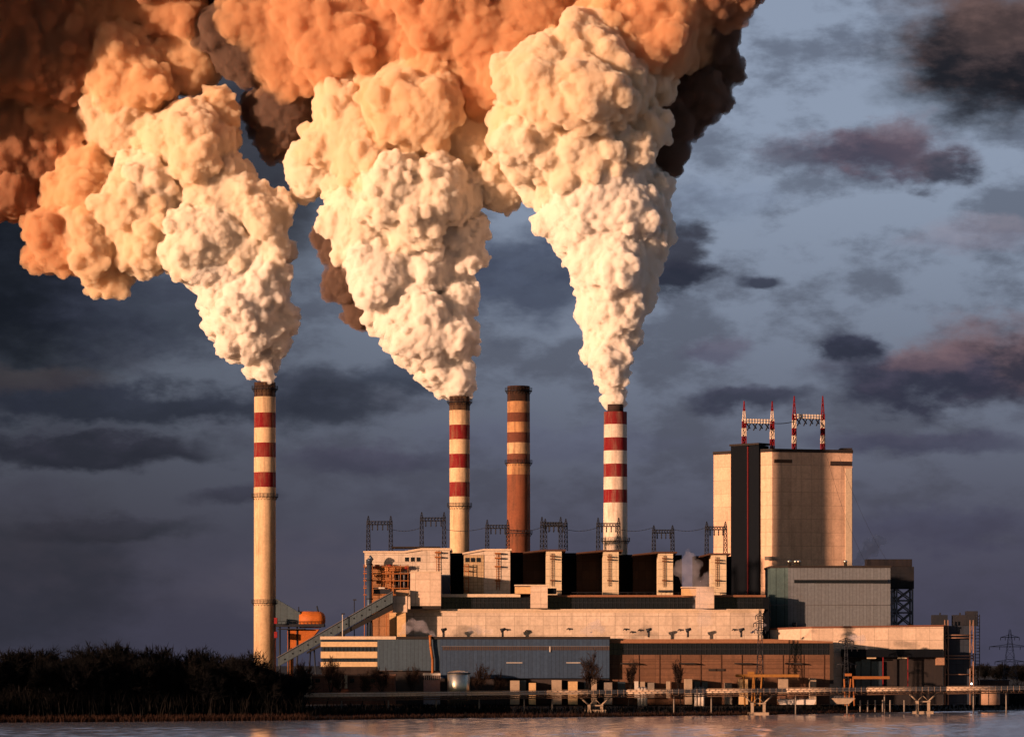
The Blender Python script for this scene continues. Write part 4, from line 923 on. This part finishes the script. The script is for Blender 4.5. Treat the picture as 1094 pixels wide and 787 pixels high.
def ico_template(sub):
    b = bmesh.new(); bmesh.ops.create_icosphere(b, subdivisions=sub, radius=1.0)
    b.verts.ensure_lookup_table()
    v = np.array([x.co[:] for x in b.verts], dtype=np.float32)
    f = np.array([[q.index for q in p.verts] for p in b.faces], dtype=np.int32)
    b.free(); return v, f
ICO = {s: ico_template(s) for s in (1, 2, 3)}

def balls_mesh(name, balls):
    vs, fs, off = [], [], 0
    for (c, r, s) in balls:
        v, f = ICO[s]
        vs.append(v * r + np.array(c, dtype=np.float32)); fs.append(f + off); off += len(v)
    V = np.concatenate(vs); F = np.concatenate(fs)
    me = bpy.data.meshes.new(name)
    me.vertices.add(len(V)); me.vertices.foreach_set('co', V.ravel())
    me.loops.add(F.size); me.loops.foreach_set('vertex_index', F.ravel())
    me.polygons.add(len(F))
    me.polygons.foreach_set('loop_start', np.arange(0, F.size, 3, dtype=np.int32))
    me.polygons.foreach_set('loop_total', np.full(len(F), 3, dtype=np.int32))
    me.update(calc_edges=True); return me

def billow(name, blobs, Y, mat, parent, seed, voxel=0.9, n2=14, n3=30, lo=.26, hi=.66, prot=(.68, .96), amp=(2.0, 1.1)):
    """union of many billows: hand-laid main blobs, each covered in smaller ones and those in smaller ones again"""
    rnd = np.random.default_rng(seed); balls = []
    k = Y / FPX
    C = np.array([np.array(P(b[0], b[1], Y)) + np.array([0, ((b[3] if len(b) > 3 else 0) + rnd.uniform(-.45, .45) * b[2]) * k, 0]) for b in blobs])
    R = np.array([b[2] * k for b in blobs])
    def buried(c, r, skip):
        d = np.linalg.norm(C - c, axis=1); m = d + r < R * .88
        if skip is not None: m[skip] = False
        return m.any()
    for i in range(len(blobs)):
        c, r = C[i], R[i]
        balls.append((c, r * 0.88, 3))
        for _ in range(n2):
            d = rnd.normal(size=3); d /= np.linalg.norm(d)
            r2 = r * rnd.uniform(lo, hi)
            c2 = c + d * (r * rnd.uniform(*prot) - r2 * .35)
            if buried(c2, r2, None): continue
            balls.append((c2, r2, 2))
            if r2 > 1.8:
                for _ in range(n3):
                    u = rnd.normal(size=3); u /= np.linalg.norm(u); u = u + d * .7; u /= np.linalg.norm(u)
                    r3 = r2 * rnd.uniform(.11, .36); c3 = c2 + u * (r2 * rnd.uniform(.8, 1.0))
                    if not buried(c3, r3, None): balls.append((c3, r3, 2 if r3 > 2.5 else 1))
    me = balls_mesh(name + '_raw', balls)
    o = bpy.data.objects.new(name + '_raw', me); COL.objects.link(o)
    m = o.modifiers.new('r', 'REMESH'); m.mode = 'VOXEL'; m.voxel_size = voxel; m.adaptivity = 0
    for i, (sc, am) in enumerate(zip((5.0, 2.2), amp)):
        m = o.modifiers.new('d%d' % i, 'DISPLACE')
        m.texture = noise_tex('VORONOI', sc, distance_metric='DISTANCE', noise_intensity=1.0)
        m.strength = -am; m.mid_level = .45; m.texture_coords = 'GLOBAL'
    dg = bpy.context.evaluated_depsgraph_get()
    out = bpy.data.meshes.new_from_object(o.evaluated_get(dg))
    bpy.data.objects.remove(o); bpy.data.meshes.remove(me)
    out.name = name
    out.polygons.foreach_set('use_smooth', np.ones(len(out.polygons), dtype=bool))
    out.materials.clear(); out.materials.append(mat)
    loc = WLOC.get(parent.name, (0, 0, 0)) if parent else (0, 0, 0)
    out.transform(Matrix.Translation((-loc[0], -loc[1], -loc[2])))
    q = bpy.data.objects.new(name, out); COL.objects.link(q)
    if parent: q.parent = parent
    print('SMOKE', name, len(balls), len(out.polygons))
    return q
def tiers(pl, k, seed):                              # white steam, browner smoke further up; marked blobs darkest, last tier painted as shade
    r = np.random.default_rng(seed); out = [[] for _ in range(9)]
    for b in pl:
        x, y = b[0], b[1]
        drift = (max((330 - y) / 300, (225 - x) / 150), (270 - y) / 190, (232 - y) / 225 + max(0, (x - 690) / 80) + max(0, (585 - x) / 150))[k]
        out[6 + b[4] if len(b) > 4 else int(min(6, max(0, (drift + r.uniform(-.06, .06)) * 6.2)))].append(b)
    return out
PL1 = [(-95,5,72,-110,1),(-115,-80,85,-125,1),(-55,-100,62,-95,1),(-190,60,80,-120,1),(165,-45,58,-70,1),(235,-70,60,-60,1),(95,-75,60,-80,1),(5,135,48,45,1),(8,205,34,40,1),(40,175,30,40,1),(150,110,40,40,1),(282,398,13),(279,384,19),(258,364,26),(288,360,22),(268,340,38),(240,330,24),(296,330,20),(285,303,30),(240,295,40),(288,266,28),(225,255,48),(190,262,28),  # leading blobs lie out of view, added to shade the upper-left smoke
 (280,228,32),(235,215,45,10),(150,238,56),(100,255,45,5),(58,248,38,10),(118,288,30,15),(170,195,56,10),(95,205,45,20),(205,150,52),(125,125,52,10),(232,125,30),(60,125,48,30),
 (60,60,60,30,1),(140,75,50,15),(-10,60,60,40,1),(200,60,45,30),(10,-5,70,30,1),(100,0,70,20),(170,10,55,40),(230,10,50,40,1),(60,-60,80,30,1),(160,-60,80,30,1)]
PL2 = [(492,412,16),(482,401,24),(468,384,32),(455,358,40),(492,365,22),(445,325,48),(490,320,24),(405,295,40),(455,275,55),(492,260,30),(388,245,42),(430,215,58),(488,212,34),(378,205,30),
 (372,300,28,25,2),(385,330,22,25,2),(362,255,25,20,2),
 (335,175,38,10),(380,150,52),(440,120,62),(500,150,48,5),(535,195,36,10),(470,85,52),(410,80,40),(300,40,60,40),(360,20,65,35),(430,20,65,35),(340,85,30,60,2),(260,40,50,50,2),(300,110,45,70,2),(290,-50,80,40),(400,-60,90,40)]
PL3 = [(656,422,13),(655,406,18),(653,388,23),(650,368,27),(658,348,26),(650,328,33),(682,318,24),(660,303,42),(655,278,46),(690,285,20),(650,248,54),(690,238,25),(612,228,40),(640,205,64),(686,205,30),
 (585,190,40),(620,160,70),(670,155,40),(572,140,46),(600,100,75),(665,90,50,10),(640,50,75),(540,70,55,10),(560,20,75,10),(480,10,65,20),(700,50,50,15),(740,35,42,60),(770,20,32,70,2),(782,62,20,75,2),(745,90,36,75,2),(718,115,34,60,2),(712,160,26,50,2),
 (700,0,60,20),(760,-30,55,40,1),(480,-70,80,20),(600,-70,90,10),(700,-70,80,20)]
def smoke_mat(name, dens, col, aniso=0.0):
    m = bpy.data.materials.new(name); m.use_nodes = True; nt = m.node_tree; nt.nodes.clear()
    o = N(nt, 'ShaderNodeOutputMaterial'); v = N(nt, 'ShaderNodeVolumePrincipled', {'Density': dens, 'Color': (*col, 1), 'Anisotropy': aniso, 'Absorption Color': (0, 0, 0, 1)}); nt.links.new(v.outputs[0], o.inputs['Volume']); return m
TIER_LOOK = [(1.3, (.986,.946,.895)), (1.1, (.983,.93,.85)), (1.0, (.981,.912,.81)), (.75, (.974,.875,.73)), (.58, (.96,.825,.635)), (.45, (.935,.745,.51)), (.36, (.87,.61,.38)), (.45, (.66,.40,.25)), (.5, (.34,.23,.18))]  # density and colour of each tier, from white through orange to brown
SMOKE = [(nm, smoke_mat('steam' if q < 3 else 'smoke', d, c), vx) for q, (nm, (d, c), vx) in enumerate(zip(('billowing_column', 'rising_cloud', 'rising_cloud', 'drifting_cloud', 'drifting_cloud', 'spreading_cloud', 'spreading_cloud', 'dark_smoke', 'shade_painted_smoke'), TIER_LOOK, (.72, .75, .8, .8, .85, .9, .9, .9, .9)))]  # the last, near-black colour stands in for shade on the plumes
for i, (pl, Y, xc, lab) in enumerate(((PL1, 1580, 283, 'steam plume leaning left from the chimney standing alone'), (PL2, 1568, 491, 'middle steam plume rising from the second chimney'), (PL3, 1550, 657.5, 'brightest and widest steam plume over the stout white chimney'))):
    t = thing('smoke_plume', lab, 'smoke plume', P(xc, 410 + (i > 0) * 12, Y), 'steam plumes of the chimneys')
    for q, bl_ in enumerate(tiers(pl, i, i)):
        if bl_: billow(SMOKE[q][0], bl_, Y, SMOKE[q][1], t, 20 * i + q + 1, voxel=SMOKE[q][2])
WISP = smoke_mat('thin_steam', .13, (.74,.67,.72))
for i, (bl_, Y, lab) in enumerate((([(436,672,6),(446,668,7),(455,672,5),(440,663,5),(463,676,4),(430,676,5)], 1446, 'low steam wisp by the left end of the turbine hall'),
    ([(503,673,4),(511,671,5),(518,674,4),(524,675,3)], 1446, 'small steam puff on the blue hall roof'),
    ([(626,673,5),(634,668,6),(641,672,5),(630,678,4),(638,664,4)], 1446, 'steam puff over the right end of the blue hall'),
    ([(746,672,4),(750,664,7),(753,655,8),(750,646,9),(756,661,6),(752,636,10),(748,627,11),(738,618,11),(756,618,8),(730,609,11),(742,606,9),(735,596,8)], 1448, 'tall steam wisp rising past the pale roof box'),
    ([(808,673,4),(802,676,3),(814,668,4)], 1446, 'faint steam puff beside the thin lattice tower'),
    ([(918,601,7),(924,594,8),(932,586,9),(938,578,8),(928,582,7)], 1690, 'faint steam drifting behind the grey-green building'),
    ([(913,681,5),(920,684,5),(926,690,4)], 1446, 'dim steam patch beside the small dark pylon'))):
    t = thing('steam_wisp', lab, 'steam', P(bl_[0][0], bl_[0][1], Y), 'steam wisps round the roofs')
    billow('puff', bl_, Y, WISP if i != 3 else smoke_mat('steam_wisp_air', .045, (.76,.70,.74)), t, 50 + i, voxel=.5, n2=14, n3=5)
